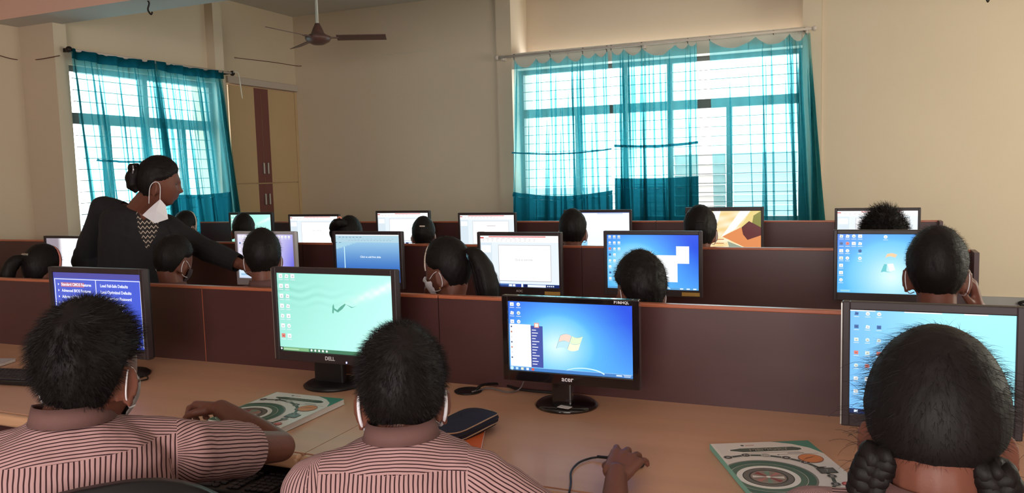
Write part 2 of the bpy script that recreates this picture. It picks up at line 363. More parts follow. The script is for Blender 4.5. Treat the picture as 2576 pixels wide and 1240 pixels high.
# ------------------------------------------------------------------ curtains
def curtain(par, x_of, z_of, zb_of, folds, mat_, name='drape', y0=0, hemz=None, flare=0, nz=46, seed=1, width=1.0, wav=.02, hem=None, seams=()):
    """fabric sheet; local u 0..width across, folds: list of (u, w) that fold the cloth back on itself"""
    rnd = random.Random(seed); us = []; base = np.linspace(0, width, int(width/.012)+2)
    seq = [(u, 0, 0) for u in base]
    folds = sorted(folds)
    res = []; fi = 0
    for u in base:
        res.append((u, None, 0))
        while fi < len(folds) and folds[fi][0] <= u+.012:
            fu, fw = folds[fi][:2]
            if fu >= u:
                for t in np.linspace(0, 1, 9)[1:-1]: res.append((fu, fi, t))
                fi += 1
            else: fi += 1
    bm = bmesh.new(); rows = []
    drift = [rnd.uniform(-.10, .10) for _ in folds]; fadein = [rnd.uniform(0, .35) if rnd.random() < .5 else 0 for _ in folds]; fadeout = [rnd.uniform(.5, 1.3) for _ in folds]
    for j in range(nz+1):
        t = j/nz; row = []
        for (u, f, s) in res:
            uu = u/width
            zt = z_of(uu); zb = zb_of(uu) if callable(zb_of) else zb_of
            z = zt+(zb-zt)*t; x = x_of(uu, t); y = wav*math.sin(u*23+seed+t*.8)+wav*.5*math.sin(u*51+seed*2-t)
            if f is not None:
                w = folds[f][1]*max(0, min(1, (t-fadein[f])*6+.15))*max(.12, min(1, (fadeout[f]-t)*3))
                x += drift[f]*t*t*.6 + w*math.sin(2*PI*s)*1.0; y -= w*1.6*math.sin(PI*s)
            row.append(bm.verts.new((x, y0+y, z)))
        rows.append(row)
    for j in range(nz):
        for i in range(len(res)-1): bm.faces.new((rows[j][i], rows[j][i+1], rows[j+1][i+1], rows[j+1][i]))
    return bm
def to_left_plane(bm, xp):
    """curtain built along x in a plane y -> turned on to the left wall: x is y there, y is depth from the wall"""
    for v in bm.verts: x, y, z = v.co; v.co = (xp-y, x, z)
def mkfolds(n, width, seed, w=(.004, .012), bias=None):
    r = random.Random(seed); return sorted((bias(r) if bias else r.uniform(.02, width-.02), r.uniform(*w)) for _ in range(n))
rodY = YB-.12
def scallop(hooks, zhook, drop, x0, x1):
    def f(uu):
        x = x0+(x1-x0)*uu; hs = hooks
        for a, b in zip(hs, hs[1:]):
            if a <= x <= b:
                t = (x-a)/(b-a); return zhook-drop*min(1, (b-a)/.22)*math.sin(PI*t)**.8-.0
        return zhook
    return f
def back_curtain(label, x0, x1, xb0, xb1, hooks, zh, seed, nf, rightbunch=0, hems=(), wm=1.12, drop=.09, zb=.72):
    e = empty('curtain', ((x0+x1)/2, rodY, zb), label, 'curtain', 'teal curtains on the back wall rod')
    wd_ = (x1-x0)*wm
    xo = (lambda uu, t: (x0+(x1-x0)*(1-(1-uu)**1.0 if not rightbunch else 1-(1-uu)**(1+.5*rightbunch)))*(1-t)+(xb0+(xb1-xb0)*(1-(1-uu)**(1+.35*rightbunch)))*t)
    bias = (lambda r: wd_*(1-abs(r.gauss(0, .42)) % 1)) if rightbunch else None
    bm = curtain(e, xo, scallop(hooks, zh, drop, x0, x1), zb, mkfolds(nf, wd_, seed, bias=bias), M['curtain'], width=wd_, seed=seed, y0=rodY)
    bmesh_obj('drape', bm, M['curtain'], e, smooth=True)
    for (za, zb_, mm, sag) in hems:
        bm = curtain(e, lambda uu, t: xo(uu, .8), (lambda uu, za=za, sag=sag: za-sag*math.sin(PI*uu)), (lambda uu, zb_=zb_, sag=sag: zb_-sag*math.sin(PI*uu)), [], mm, width=wd_, seed=seed, y0=rodY-.012, nz=4)
        bmesh_obj('hem' if zb_ < 1.1 else 'seam', bm, mm, e, smooth=True)
    for i, hx in enumerate(hooks):
        bm = bmesh.new(); pts = [(hx+.014*math.cos(a), rodY, 2.69+.02*math.sin(a)) for a in np.linspace(-.3, PI+.4, 9)]
        pts += [(hx-.002, rodY, zh+.02), (hx, rodY-.004, zh-.004)]; tube(bm, pts, .0035, 6); bmesh_obj('hook', bm, M['darkmetal'] if i % 2 == 0 else M['rod'], e)
    return e
back_curtain('left of the three teal sheer curtains on the back wall, dark band at its foot', -3.30, -2.29, -3.36, -2.25,
             [-3.30, -3.06, -2.90, -2.72, -2.55, -2.42, -2.30], 2.655, 3, 26, hems=((1.70, 1.685, M['hem'], .03), (1.28, 1.235, M['hem'], .05), (1.235, .72, M['hem'], .05)))
back_curtain('middle teal sheer curtain on the back wall with a heavy dark seam across it', -2.255, -1.415, -2.24, -1.40,
             [-2.255, -2.12, -1.95, -1.62, -1.50, -1.415], 2.665, 8, 26, hems=((1.735, 1.71, M['hem'], .02), (1.40, 1.30, M['hem'], .01), (1.30, .72, M['hem'], .01)))
back_curtain('right teal sheer curtain on the back wall, bunched dark at its right edge', -1.295, -.405, -1.255, -.29,
             [-1.295, -1.0, -.72, -.52, -.455, -.41], 2.675, 12, 30, rightbunch=1.1)
e = empty('curtain_rod', (-1.93, rodY, 2.69), 'long white curtain rod above the three back curtains', 'curtain rod')
bm = bmesh.new(); tube(bm, [(-3.50, rodY, 2.692), (-.37, rodY, 2.698)], .013, 12); bmesh_obj('rod', bm, M['rod'], e, smooth=True)
for sx_, zz in ((-3.50, 2.692), (-.37, 2.698)):
    bm = bmesh.new(); bmesh.ops.create_uvsphere(bm, u_segments=12, v_segments=8, radius=.024, matrix=Matrix.Translation((sx_, rodY, zz))); bmesh_obj('finial', bm, M['rod'], e, smooth=True)
for sx_ in (-3.44, -1.93, -.43):
    bm = B((sx_-.012, sx_+.012, rodY, YB-.0201, 2.66, 2.72), bev=.003); bmesh_obj('bracket', bm, M['rod'], e)
# left window curtains
rodX = XP+.07
def left_curtain(label, y0, y1, yb0, yb1, nf, seed, hems, bunch):
    e = empty('curtain', (rodX, (y0+y1)/2, .75), label, 'curtain', 'teal curtains on the left wall rod')
    wd_ = (y1-y0)*1.3
    xo = lambda uu, t: (y0+(y1-y0)*uu)*(1-t)+(yb0+(yb1-yb0)*uu)*t
    r = random.Random(seed)
    fl = mkfolds(nf, wd_, seed, w=(.004, .011))+[(wd_*(b+r.uniform(-.03, .03)), .014) for b in bunch for _ in range(7)]
    bm = curtain(e, xo, lambda uu: 2.535, .75, fl, None, width=wd_, seed=seed, wav=.016); to_left_plane(bm, rodX); bmesh_obj('drape', bm, M['curtain'], e, smooth=True)
    for (za, zb_, u0, u1) in [(2.553, 2.475, 0, 1)]+hems:
        bm = curtain(e, lambda uu, t: xo(u0+(u1-u0)*uu, .7 if za < 2 else 0), lambda uu: za-.015*math.sin(PI*uu), lambda uu: zb_-.015*math.sin(PI*uu), [], None, width=wd_, seed=seed, wav=.016, nz=4)
        for v in bm.verts: v.co.y -= .018 if za < 2 else .02
        to_left_plane(bm, rodX); bmesh_obj('heading' if za > 2 else 'hem', bm, M['hem'], e, smooth=True)
left_curtain('teal sheer curtain at the left end of the left wall rod, behind the teacher', 4.56, 5.38, 4.66, 5.485, 26, 5, [(1.685, 1.668, .1, 1)], (.99,))
left_curtain('teal sheer curtain at the cupboard end of the left wall rod', 5.40, 6.23, 5.51, 6.42, 26, 9, [(1.37, 1.335, 0, .86), (1.335, .75, 0, .86)], (.02, .96))
e = empty('curtain_rod', (rodX, 5.5, 2.54), 'white curtain rod of the left wall window', 'curtain rod')
bm = bmesh.new(); tube(bm, [(rodX, 4.56, 2.545), (rodX, 6.36, 2.545)], .012, 12); bmesh_obj('rod', bm, M['rod'], e, smooth=True)
for yy in (4.56, 6.37):
    bm = bmesh.new(); bmesh.ops.create_uvsphere(bm, u_segments=12, v_segments=8, radius=.026, matrix=Matrix.Translation((rodX, yy, 2.545))); bmesh_obj('finial', bm, M['darkmetal'], e, smooth=True)
    bm = B((XP+.0005, rodX, min(yy, 6.31)-.0, min(yy, 6.31)+.02, 2.53, 2.56)); bmesh_obj('bracket', bm, M['darkmetal'], e)
bm = bmesh.new(); tube(bm, spline([(rodX+.02, 6.36, 2.555), (rodX+.03, 6.42, 2.55), (rodX+.03, 6.44, 2.45), (rodX+.03, 6.46, 2.30)]), .005, 6)
tag(bmesh_obj('pull_cord', bm, M['white_metal'], smooth=True), 'white pull cord hanging at the cupboard end of the left rod', 'cord')
# ------------------------------------------------------------------ wall cupboard
e = empty('wall_cupboard', (XL, 7.36, 0), 'tall built-in cream cupboard with a maroon centre band', 'cupboard')
bmesh_obj('carcass', B((-6.35, XL-.022, 6.80, YB-.002, .0, 2.51)), M['cream'], e)
bmesh_obj('cornice', B((XL-.03, XL+.03, 6.78, YB-.001, 2.52, 2.595), bev=.006), M['cornice'], e)
for (ya, yb, s0, s1) in ((6.805, 7.312, 7.20, 7.31), (7.318, 7.90, 7.318, 7.43)):
    for (z0, z1, hz) in ((1.447, 2.505, 1.61), (.05, 1.437, 1.26)):
        bm = B((XL-.02, XL+.002, ya, yb, z0, z1), bev=.002); d = bmesh_obj('door', bm, M['cream'], e)
        bmesh_obj('band', B((XL+.0021, XL+.005, s0, s1, z0+.002, z1-.002)), M['cupstrip'], d)
        hy = 7.285 if s1 < 7.315 else 7.355
        bmesh_obj('handle', B((XL+.0051, XL+.03, hy-.011, hy+.011, hz-.065, hz+.065), bev=.006), M['steel'], d)
bmesh_obj('side_post', B((XL-.02, XL+.004, 7.905, YB-.001, .05, 2.515)), M['cream'], e)
# ------------------------------------------------------------------ ceiling fan
FX, FY, FZ = -4.56, 6.2, 2.77
e = empty('ceiling_fan', (FX, FY, FZ), 'brown three-blade ceiling fan on a white down rod', 'ceiling fan')
bm = bmesh.new(); lathe(bm, [(.0, -.075), (.05, -.07), (.10, -.045), (.118, -.02), (.118, .0), (.09, .012), (.06, .03), (.045, .07), (.03, .10), (.022, .12), (0, .121)], mtx=Matrix.Translation((FX, FY, FZ)))
bmesh_obj('motor', bm, M['fan'], e, smooth=True)
bm = bmesh.new(); tube(bm, [(FX, FY, FZ+.11), (FX, FY, ZC-.05)], .013, 12); bmesh_obj('down_rod', bm, M['white_metal'], e, smooth=True)
bm = bmesh.new(); lathe(bm, [(.012, 3.10-FZ), (.028, 3.11-FZ), (.028, 3.16-FZ), (.012, 3.17-FZ)], mtx=Matrix.Translation((FX, FY, FZ))); bmesh_obj('clamp', bm, M['darkmetal'], e)
bm = bmesh.new(); lathe(bm, [(.02, ZC-.10-FZ), (.05, ZC-.02-FZ), (.055, ZC-FZ-.001)], mtx=Matrix.Translation((FX, FY, FZ))); bmesh_obj('canopy', bm, M['white_metal'], e, smooth=True)
for k in range(3):
    mt = Matrix.Translation((FX, FY, FZ-.01)) @ Matrix.Rotation(k*2*PI/3+math.radians(27), 4, 'Z')
    bm = bmesh.new(); box(bm, .10, .19, -.02, .02, -.004, .004, mtx=mt)
    box(bm, .17, .62, -.058, .058, -.003, .003, bev=.002, mtx=mt @ Matrix.Rotation(math.radians(-15), 4, 'X')); bmesh_obj('blade', bm, M['fan'], e)
# hooks and wires
def wire(name, pts, r, m, label, cat, sp=True):
    bm = bmesh.new(); tube(bm, spline(pts) if sp else pts, r, 6); return tag(bmesh_obj(name, bm, m, smooth=True), label, cat)
hp = atz(372, 2, 2.75); wire('ceiling_hook', [(hp.x, hp.y, 2.752), (hp.x+.01, hp.y, 2.73), (hp.x-.005, hp.y, 2.69), (hp.x+.02, hp.y, 2.655), (hp.x+.035, hp.y, 2.67)], .006, M['darkmetal'], 'short dark hook wire hanging under the ceiling beam', 'hook')
hp = at(2480, 4, 7.0); wire('ceiling_hook', [(hp.x, hp.y, ZC-.0005), (hp.x, hp.y, hp.z+.12), (hp.x+.01, hp.y, hp.z), (hp.x+.03, hp.y, hp.z+.03)], .006, M['darkmetal'], 'dark hook at the top right above the bare wall', 'hook')
P0, P1, P2 = atx(590, 145, XL+.01), atx(690, 157, XL+.01), at(758, 166, YB-.02)
wire('wall_wire', [P0, P1, (XL+.03, YB-.04, P1.z), P2], .004, M['fan'], 'thin brown wire strung across the corner above the cupboard', 'wire')
P0, P1 = at(770, 153, YB-.006), at(1100, 125, YB-.006)
wire('wall_wire', [P0, (P0+P1)/2-Vector((0, 0, .01)), P1], .0025, M['wall_lintel'], 'faint pale wire along the upper back wall', 'wire')
P0, P1, P2 = atx(0, 140, XL+.008), atx(60, 152, XL+.008), atx(64, 151, XL+.008)
wire('wall_wire', [atx(0, 140, XL+.008), atx(30, 148, XL+.008), atx(64, 152, XL+.008), at(100, 149, YC0-.008), at(150, 140, YC0-.008)], .004, M['fan'], 'thin brown wire sagging across the left column', 'wire')
P0 = at(2572, 748, YB-.06); wire('wall_cable', [(P0.x+.2, P0.y, .30), (P0.x, P0.y, .27), (P0.x+.0, P0.y+.03, .24), (P0.x+.1, P0.y, .21), (P0.x+.35, P0.y, .2)], .012, M['rubber'], 'black cable looping by the grey skirting at the right edge', 'cable')
# ------------------------------------------------------------------ desks
def desk(x0, x1, yp, yf, zp, label, grp, end=False):
    e = empty('computer_desk', ((x0+x1)/2, yp, 0), label, 'desk', grp)
    g = .0015
    bm = bmesh.new(); box(bm, x0+g, x1-g, yf+.012, yp-.0005, .722, .75); bmesh_obj('desktop', bm, M['desktop'], e)
    bm = bmesh.new(); box(bm, x0+g, x1-g, yf-.02, yf+.0118, .7125, .7505, bev=.012, seg=4); bmesh_obj('front_edge', bm, M['edge'], e, smooth=False)
    bmesh_obj('partition', B((x0+g, x1-g, yp, yp+.022, .06, zp-.012)), M['maroon'], e)
    bm = bmesh.new(); box(bm, x0+g, x1-g, yp-.003, yp+.025, zp-.012, zp, bev=.003); bmesh_obj('top_trim', bm, M['trim'], e)
    for xx in (x0+.002, (x0+x1)/2-.009, x1-.02):
        bmesh_obj('side_panel', B((xx, xx+.018, yf+.06, yp-.001, 0, .7215)), M['maroon'], e)
    bmesh_obj('modesty_panel', B((x0+.022, x1-.022, yf+.34, yf+.355, .35, .7215)), M['maroon'], e)
    if end: bmesh_obj('end_panel', B((x1-.0012, x1+.018, yp-.12, yp+.024, 0, zp)), M['maroon'], e)
    return e
XS = [-1.33, .47]
G1 = 'desk units of the front row'
desk(-4.93, -3.14, 2.43, 1.66, 1.058, 'front row desk unit at the far left of the photo', G1)
d1 = desk(-3.14, -1.335, 2.43, 1.66, 1.058, 'front row desk unit under the blue text screen and green desktop screen', G1)
bmesh_obj('seam_strip', B((-2.409, -2.4065, 2.4285, 2.4305, .751, 1.045)), M['trim'], d1)
desk(-1.335, .47, 2.43, 1.66, 1.058, 'front row desk unit under the glossy black monitor on the round foot', G1)
Y2, Z2 = 4.0, 1.084; G2 = 'desk units of the second row'
desk(-6.1, -4.93, Y2, Y2-.77, Z2, 'second row desk unit at the left wall behind the girl with a pink headband', G2)
desk(-4.93, -3.13, Y2, Y2-.77, Z2, 'second row desk unit beside the teacher in black', G2)
desk(-3.13, -1.33, Y2, Y2-.77, Z2, 'second row desk unit under the blue slide screen', G2)
desk(-1.33, .46, Y2, Y2-.77, Z2, 'second row desk unit at the right under two bright blue desktops', G2, True)
Y3, Z3 = 5.7, 1.106; G3 = 'desk units of the third row'
desk(-5.62, -4.93, Y3, Y3-.77, Z3, 'third row desk unit at the far left near the window', G3)
desk(-4.93, -3.13, Y3, Y3-.77, Z3, 'third row desk unit in front of the cupboard', G3)
desk(-3.13, -1.33, Y3, Y3-.77, Z3, 'third row desk unit left of the photo wallpaper monitor', G3)
desk(-1.33, .47, Y3, Y3-.77, Z3, 'third row desk unit at the right end', G3, True)
# ------------------------------------------------------------------ monitors
def mix(a, b, t): return a+(b-a)*t[..., None]
def A3(c): return np.array(c, float)/255.
def win7(u, v, cx=.45, cy=.45, s=.55):
    d = np.sqrt(((u-cx)*1.5)**2+((v-cy))**2)/s; t = np.clip(d, 0, 1)
    c = mix(np.broadcast_to(A3((225, 252, 255)), u.shape+(3,)), np.broadcast_to(A3((95, 190, 250)), u.shape+(3,)), np.clip(t*1.6, 0, 1))
    c = mix(c, np.broadcast_to(A3((35, 80, 225)), u.shape+(3,)), np.clip((d-.55)*1.3, 0, 1)**.9*np.clip(1.25-v, 0, 1)); return c
def icons(p, cols, rows, u0=.035, v0=.05, du=.062, dv=.098, skip=(), s=.017, lab=True, seed=0):
    r = random.Random(seed)
    for i in range(cols):
        n = rows[i] if isinstance(rows, (list, tuple)) else rows
        for j in range(n):
            if (i, j) in skip: continue
            u, v = u0+i*du, v0+j*dv; a = p.w/p.h; c = r.choice([(245, 248, 250)]*7+[(70, 110, 170), (225, 130, 120), (225, 235, 225)])
            k = r.random()
            if k < .55: p.rect(u-s, v-s*a*.9, u+s, v+s*a*.9, c, k=1)
            elif k < .8: p.disc(u, v, s*.95, c, k=1, n=12)
            else: p.poly([(u-s, v+s*a*.8), (u-s*.6, v-s*a*.9), (u+s, v-s*a*.5), (u+s*.8, v+s*a*.9)], c, k=1)
            p.rect(u-s*.4, v-s*a*.2, u+s*.5, v+s*a*.5, tuple(int(x*.82) for x in c), k=2)
            if lab: p.rect(u-s*1.2, v+s*a*1.5, u+s*1.2, v+s*a*1.75, (225, 235, 245), k=1)
def flag(p, cx, cy, s, fade=.55):
    cols = [(250, 215, 200), (225, 245, 205), (190, 230, 240), (250, 250, 215)]; a = p.w/p.h; q = 0
    for (ix, iy) in ((0, 0), (1, 0), (0, 1), (1, 1)):
        top, bot = [], []
        for k in range(9):
            t = k/8; x = (ix-1+t*.94)*s; wv = .22*s*math.sin((ix+t)*PI)*(-1 if True else 1)
            yt = (iy-1)*s*.95+wv; yb = (iy-1)*s*.95+s*.9+wv; sl = lambda yy: -.22*yy
            top.append((cx+x+sl(yt), cy+yt*a*.62)); bot.append((cx+x+sl(yb), cy+yb*a*.62))
        p.poly([(b[0]-.003, b[1]-.005) for b in (top+bot[::-1])], (150, 190, 200), k=1.5); p.poly(top+bot[::-1], cols[q], k=2); q += 1
def s_bios(p):
    p.grid(lambda u, v: mix(np.broadcast_to(A3((82, 98, 200)), u.shape+(3,)), np.broadcast_to(A3((62, 88, 215)), u.shape+(3,)), u*.6+v*.4), 8, 8)
    w = (235, 238, 255); p.rect(0, 0, 1, .075, (78, 76, 160), k=1)
    p.text('Phoenix - AwardBIOS CMOS Setup Utility', .49, .036, .055, w, .02)
    for y in (.088, .80, .95): p.rect(.01, y, .99, y+.010, w, k=2)
    p.rect(.01, .088, .018, .98, w, k=2); p.rect(.982, .088, .99, .98, w, k=2); p.rect(.49, .09, .498, .80, w, k=2)
    L = ['Standard CMOS Features', 'Advanced BIOS Features', 'Advanced Chipset Features', 'Integrated Peripherals', 'Power Management Setup', 'PnP/PCI Configurations', 'PC Health Status']
    p.rect(.085, .14, .36, .20, (190, 110, 130), k=1)
    for i, s in enumerate(L): p.poly([(.05, .15+i*.085), (.066, .167+i*.085), (.05, .184+i*.085)], w); p.text(s, .09, .168+i*.085, .056, w, .03, align='l')
    for i, s in enumerate(['Load Fail-Safe Defaults', 'Load Optimized Defaults', 'Set Supervisor Password', 'Set User Password', 'Save & Exit Setup', 'Exit Without Saving']): p.text(s, .545, .168+i*.085, .056, w, .03, align='l')
def s_swim(p, dense=True):
    def f(u, v):
        c = mix(np.broadcast_to(A3((150, 222, 205)), u.shape+(3,)), np.broadcast_to(A3((188, 250, 240)), u.shape+(3,)), np.clip(u*.9+v*.35, 0, 1))
        r = np.sin(u*9+v*60+np.sin(u*22)*1.4)*np.exp(-((v-.24-.12*u)/.13)**2)*np.clip(1.1-u*1.4, 0, 1); c = c-.05*np.clip(r, 0, 1)[..., None]+.03*np.clip(-r, 0, 1)[..., None]
        d = np.abs((v-.40)+(u-.55)*.62); foam = np.exp(-(d/.055)**2)*np.clip((u-.52)*3.2, 0, 1)*(.75+.25*np.sin(u*70)*np.sin(v*50)); return c+foam[..., None]*np.array([.22, .03, .04])
    p.grid(f, 120, 80)
    g = (95, 170, 150)
    for pl in ([(.485, .485), (.49, .40), (.50, .37), (.505, .42), (.497, .49)], [(.50, .42), (.53, .445), (.56, .40), (.60, .36), (.605, .375), (.575, .43), (.535, .475), (.505, .45)], [(.60, .365), (.66, .40), (.70, .385), (.655, .41)]): p.poly(pl, g)
    icons(p, 2, 7, u0=.035, v0=.16-.12, du=.055, dv=.128, s=.017, seed=4, skip=()); icons(p, 1, 1, u0=.145, v0=.04, s=.017, seed=4)
    p.rect(0, .955, 1, 1, (70, 125, 95), k=1); p.rect(.028, .958, .26, .998, (125, 180, 130), k=2); p.rect(0, .955, .026, 1, (20, 40, 35), k=2); p.disc(.012, .977, .008, (235, 245, 240), k=3)
    for i in range(5): p.disc(.285+i*.034, .977, .009, (235, 245, 240), k=3, n=8)
    p.rect(.035, .975, .17, .985, (190, 225, 190), k=3)
def s_acer(p):
    p.grid(lambda u, v: win7(u, v, .40, .62, .75), 110, 66)
    icons(p, 2, [3, 3], u0=.03, v0=.045, du=.055, dv=.125, s=.016, seed=2); flag(p, .505, .56, .092)
    p.poly([(.62+.20*math.sin(a)*.9, 1.02-.12*math.cos(a)) for a in np.linspace(-.9, 1.1, 14)]+[(.62+.20*math.sin(a)*.9-.006, 1.035-.12*math.cos(a)) for a in np.linspace(1.1, -.9, 14)], (205, 240, 255), k=2)
    p.rect(.0, .95, 1, 1, (70, 130, 200), k=1); p.rect(.0, .95, 1, .956, (150, 200, 240), k=2)
    p.rect(.008, .33, .185, .945, (250, 252, 255), k=2); p.rect(.185, .345, .285, .945, (70, 85, 165), k=2); p.rect(.185, .345, .188, .945, (30, 40, 80), k=3)
    p.rect(.215, .30, .255, .37, (235, 150, 130), k=4); p.rect(.221, .31, .249, .36, (250, 235, 225), k=5)
    for i in range(13): p.rect(.195, .40+i*.041, .195+[.035, .05, .04, .03, .06][i % 5], .412+i*.041, (235, 235, 250), k=3)
    for i in range(7): p.disc(.022, .37+i*.075, .007, [(70, 90, 120), (190, 120, 90), (220, 220, 225)][i % 3], k=3, n=8)
    p.disc(.018, .976, .014, (200, 235, 255), k=3)
    for i in range(4): p.rect(.05+i*.045, .96, .072+i*.045, .994, [(190, 225, 245), (240, 235, 200), (230, 235, 240), (220, 90, 70)][i], k=3)
    p.rect(.87, .965, .915, .985, (215, 230, 245), k=3); p.rect(.925, .962, .985, .97, (230, 240, 250), k=3); p.rect(.93, .98, .98, .988, (230, 240, 250), k=3)
def s_cyan(p):
    p.grid(lambda u, v: mix(np.broadcast_to(A3((120, 190, 250)), u.shape+(3,)), np.broadcast_to(A3((165, 240, 255)), u.shape+(3,)), np.clip(u*1.6, 0, 1)), 40, 24)
    icons(p, 3, [7, 6, 5], u0=.04, v0=.035, du=.072, dv=.125, s=.014, seed=11)
    for (a, b) in ((.0, .16), (.34, .57), (.70, .84)): p.rect(a, 0, b, .012, (250, 252, 255), k=1)
    p.rect(0, .955, 1, 1, (25, 45, 90), k=1); p.rect(.03, .965, .055, .99, (220, 235, 250), k=2); p.rect(.95, .962, .985, .992, (210, 225, 245), k=2)
def s_ppt(p, title=True, bar=(.11, .84), sub=False):
    p.grid(lambda u, v: np.broadcast_to(A3((226, 236, 243)), u.shape+(3,)).copy(), 4, 4)
    p.rect(0, 0, 1, .13, (253, 252, 252), k=1); p.rect(bar[0], .012, bar[1], .030, (215, 85, 85), k=2); p.rect(.0, .03, .045, .055, (200, 70, 70), k=2)
    for i in range(8): p.rect(.07+i*.07, .05, .11+i*.07, .056, (150, 150, 158), k=2)
    r = random.Random(3)
    for i in range(12): p.rect(.03+i*.06, .075, .05+i*.06, .082, (175, 175, 185), k=2); p.rect(.03+i*.06, .10, .045+i*.06, .107, (185, 170, 178), k=2)
    p.rect(.0, .145, .15, .94, (212, 225, 234), k=1); p.rect(.015, .19, .135, .33, (255, 255, 255), k=2)
    p.rect(.233, .179, .902, .889, (165, 165, 172), k=1); p.rect(.238, .187, .897, .878, (255, 255, 255), k=2)
    if title: p.text('Click to add title', .56, .47, .055, (170, 170, 170), 0)
    if sub: p.rect(.33, .50, .45, .515, (180, 170, 170), k=3); p.rect(.5, .32, .66, .335, (180, 170, 170), k=3)
    p.rect(0, .94, 1, 1, (70, 110, 175), k=1); p.rect(0, .97, .35, 1, (40, 60, 120), k=2)
    p.rect(.36, .95, .40, .99, (235, 240, 250), k=2); p.rect(.41, .95, .44, .99, (240, 240, 245), k=2); p.rect(.45, .945, .52, 1, (40, 60, 150), k=2); p.rect(.52, .94, .54, 1, (250, 250, 250), k=3); p.rect(.55, .945, .60, 1, (20, 30, 80), k=2); p.rect(.6, .95, .83, .995, (235, 245, 250), k=2); p.rect(.83, .945, 1, 1, (20, 40, 100), k=2)
    for i in range(4): p.rect(.845+i*.024, .96, .86+i*.024, .985, (225, 235, 250), k=3)
def s_blueslide(p):
    def f(u, v):
        c = mix(np.broadcast_to(A3((150, 195, 225)), u.shape+(3,)), np.broadcast_to(A3((45, 100, 185)), u.shape+(3,)), np.clip((v-.15)/.65, 0, 1))
        k = (v < .32-.16*np.clip(u/.35, 0, 1)); c[k] = A3((165, 205, 225)); return c
    p.grid(f, 60, 50); p.rect(0, 0, 1, .165, (175, 208, 222), k=1); p.rect(0, 0, 1, .022, (240, 245, 250), k=2)
    for i in range(7): p.rect(.05+i*.055, .05, .085+i*.055, .06, (95, 120, 145), k=2)
    for i in range(14): p.rect(.03+i*.066, .09, .055+i*.066, .097, (150, 180, 195), k=2); p.rect(.2+i*.05, .12, .23+i*.05, .128, (140, 170, 190), k=2)
    p.rect(.0, .165, .02, .175, (40, 60, 80), k=2); p.rect(.05, .168, .085, .176, (40, 60, 80), k=2)
    p.rect(.128, .26, .140, .93, (205, 245, 255), k=2); p.text('Click to add first slide', .545, .475, .058, (225, 240, 250), .02)
    p.rect(0, .93, 1, 1, (60, 105, 185), k=1); p.rect(.85, .94, .98, .97, (190, 215, 240), k=2)
def s_win_box(p):
    p.grid(lambda u, v: win7(u, v, .3, .62, .8), 80, 50); icons(p, 3, [8, 5, 3], u0=.03, v0=.035, du=.052, dv=.112, s=.014, seed=5)
    p.poly([(.44, .37), (.45, .31), (.49, .305), (.51, .37)], (250, 225, 205), k=1.5)
    p.rect(.34, .37, .775, .86, (252, 254, 255), k=2); p.rect(.762, .205, .90, .52, (253, 254, 255), k=3)
    p.rect(0, .965, 1, 1, (90, 160, 215), k=1); p.poly([(.62, .925), (.66, .94), (.70, .985), (.665, .985), (.64, .955), (.60, .94)], (230, 245, 250), k=2)
    for a in (.80, .87, .94): p.rect(a, .97, a+.035, .99, (235, 245, 250), k=2)
def s_win_flag(p):
    p.grid(lambda u, v: win7(u, v, .5, .72, 1.05), 80, 50); icons(p, 4, [7, 4, 2, 4], u0=.035, v0=.035, du=.058, dv=.125, s=.018, seed=6); icons(p, 1, 1, u0=.44, v0=.045, s=.018, seed=1)
    p.poly([(.44+.0, .40), (.455, .33), (.50, .315), (.545, .34), (.53, .39), (.49, .37), (.46, .375)], (250, 205, 160), k=2); p.poly([(.40, .64), (.43, .50), (.455, .505), (.45, .62), (.50, .645), (.43, .628)], (110, 200, 205), k=2)
    p.poly([(.46, .50), (.51, .49), (.53, .60), (.48, .62)], (250, 255, 255), k=2)
    p.rect(0, .95, 1, .952, (170, 225, 245), k=1); p.rect(.03, .955, .12, .985, (150, 210, 225), k=2)
def s_lavender(p):
    def f(u, v):
        c = mix(np.broadcast_to(A3((222, 215, 235)), u.shape+(3,)), np.broadcast_to(A3((60, 60, 215)), u.shape+(3,)), np.clip((u-.62)*2.2*(.35+v*.75), 0, 1)); c2 = A3((195, 230, 245)); k = np.clip((v-.45)*1.6, 0, 1)*(u < .6); return mix(c, np.broadcast_to(c2, c.shape), k)
    p.grid(f, 60, 40); icons(p, 16, 1, u0=.04, v0=.055, du=.059, s=.018, seed=8); icons(p, 4, [5, 5, 3, 2], u0=.04, v0=.2, du=.07, dv=.14, s=.015, seed=9)
    p.rect(0, .955, 1, 1, (200, 215, 235), k=1); p.rect(.03, .90, .3, .94, (150, 190, 220), k=1)
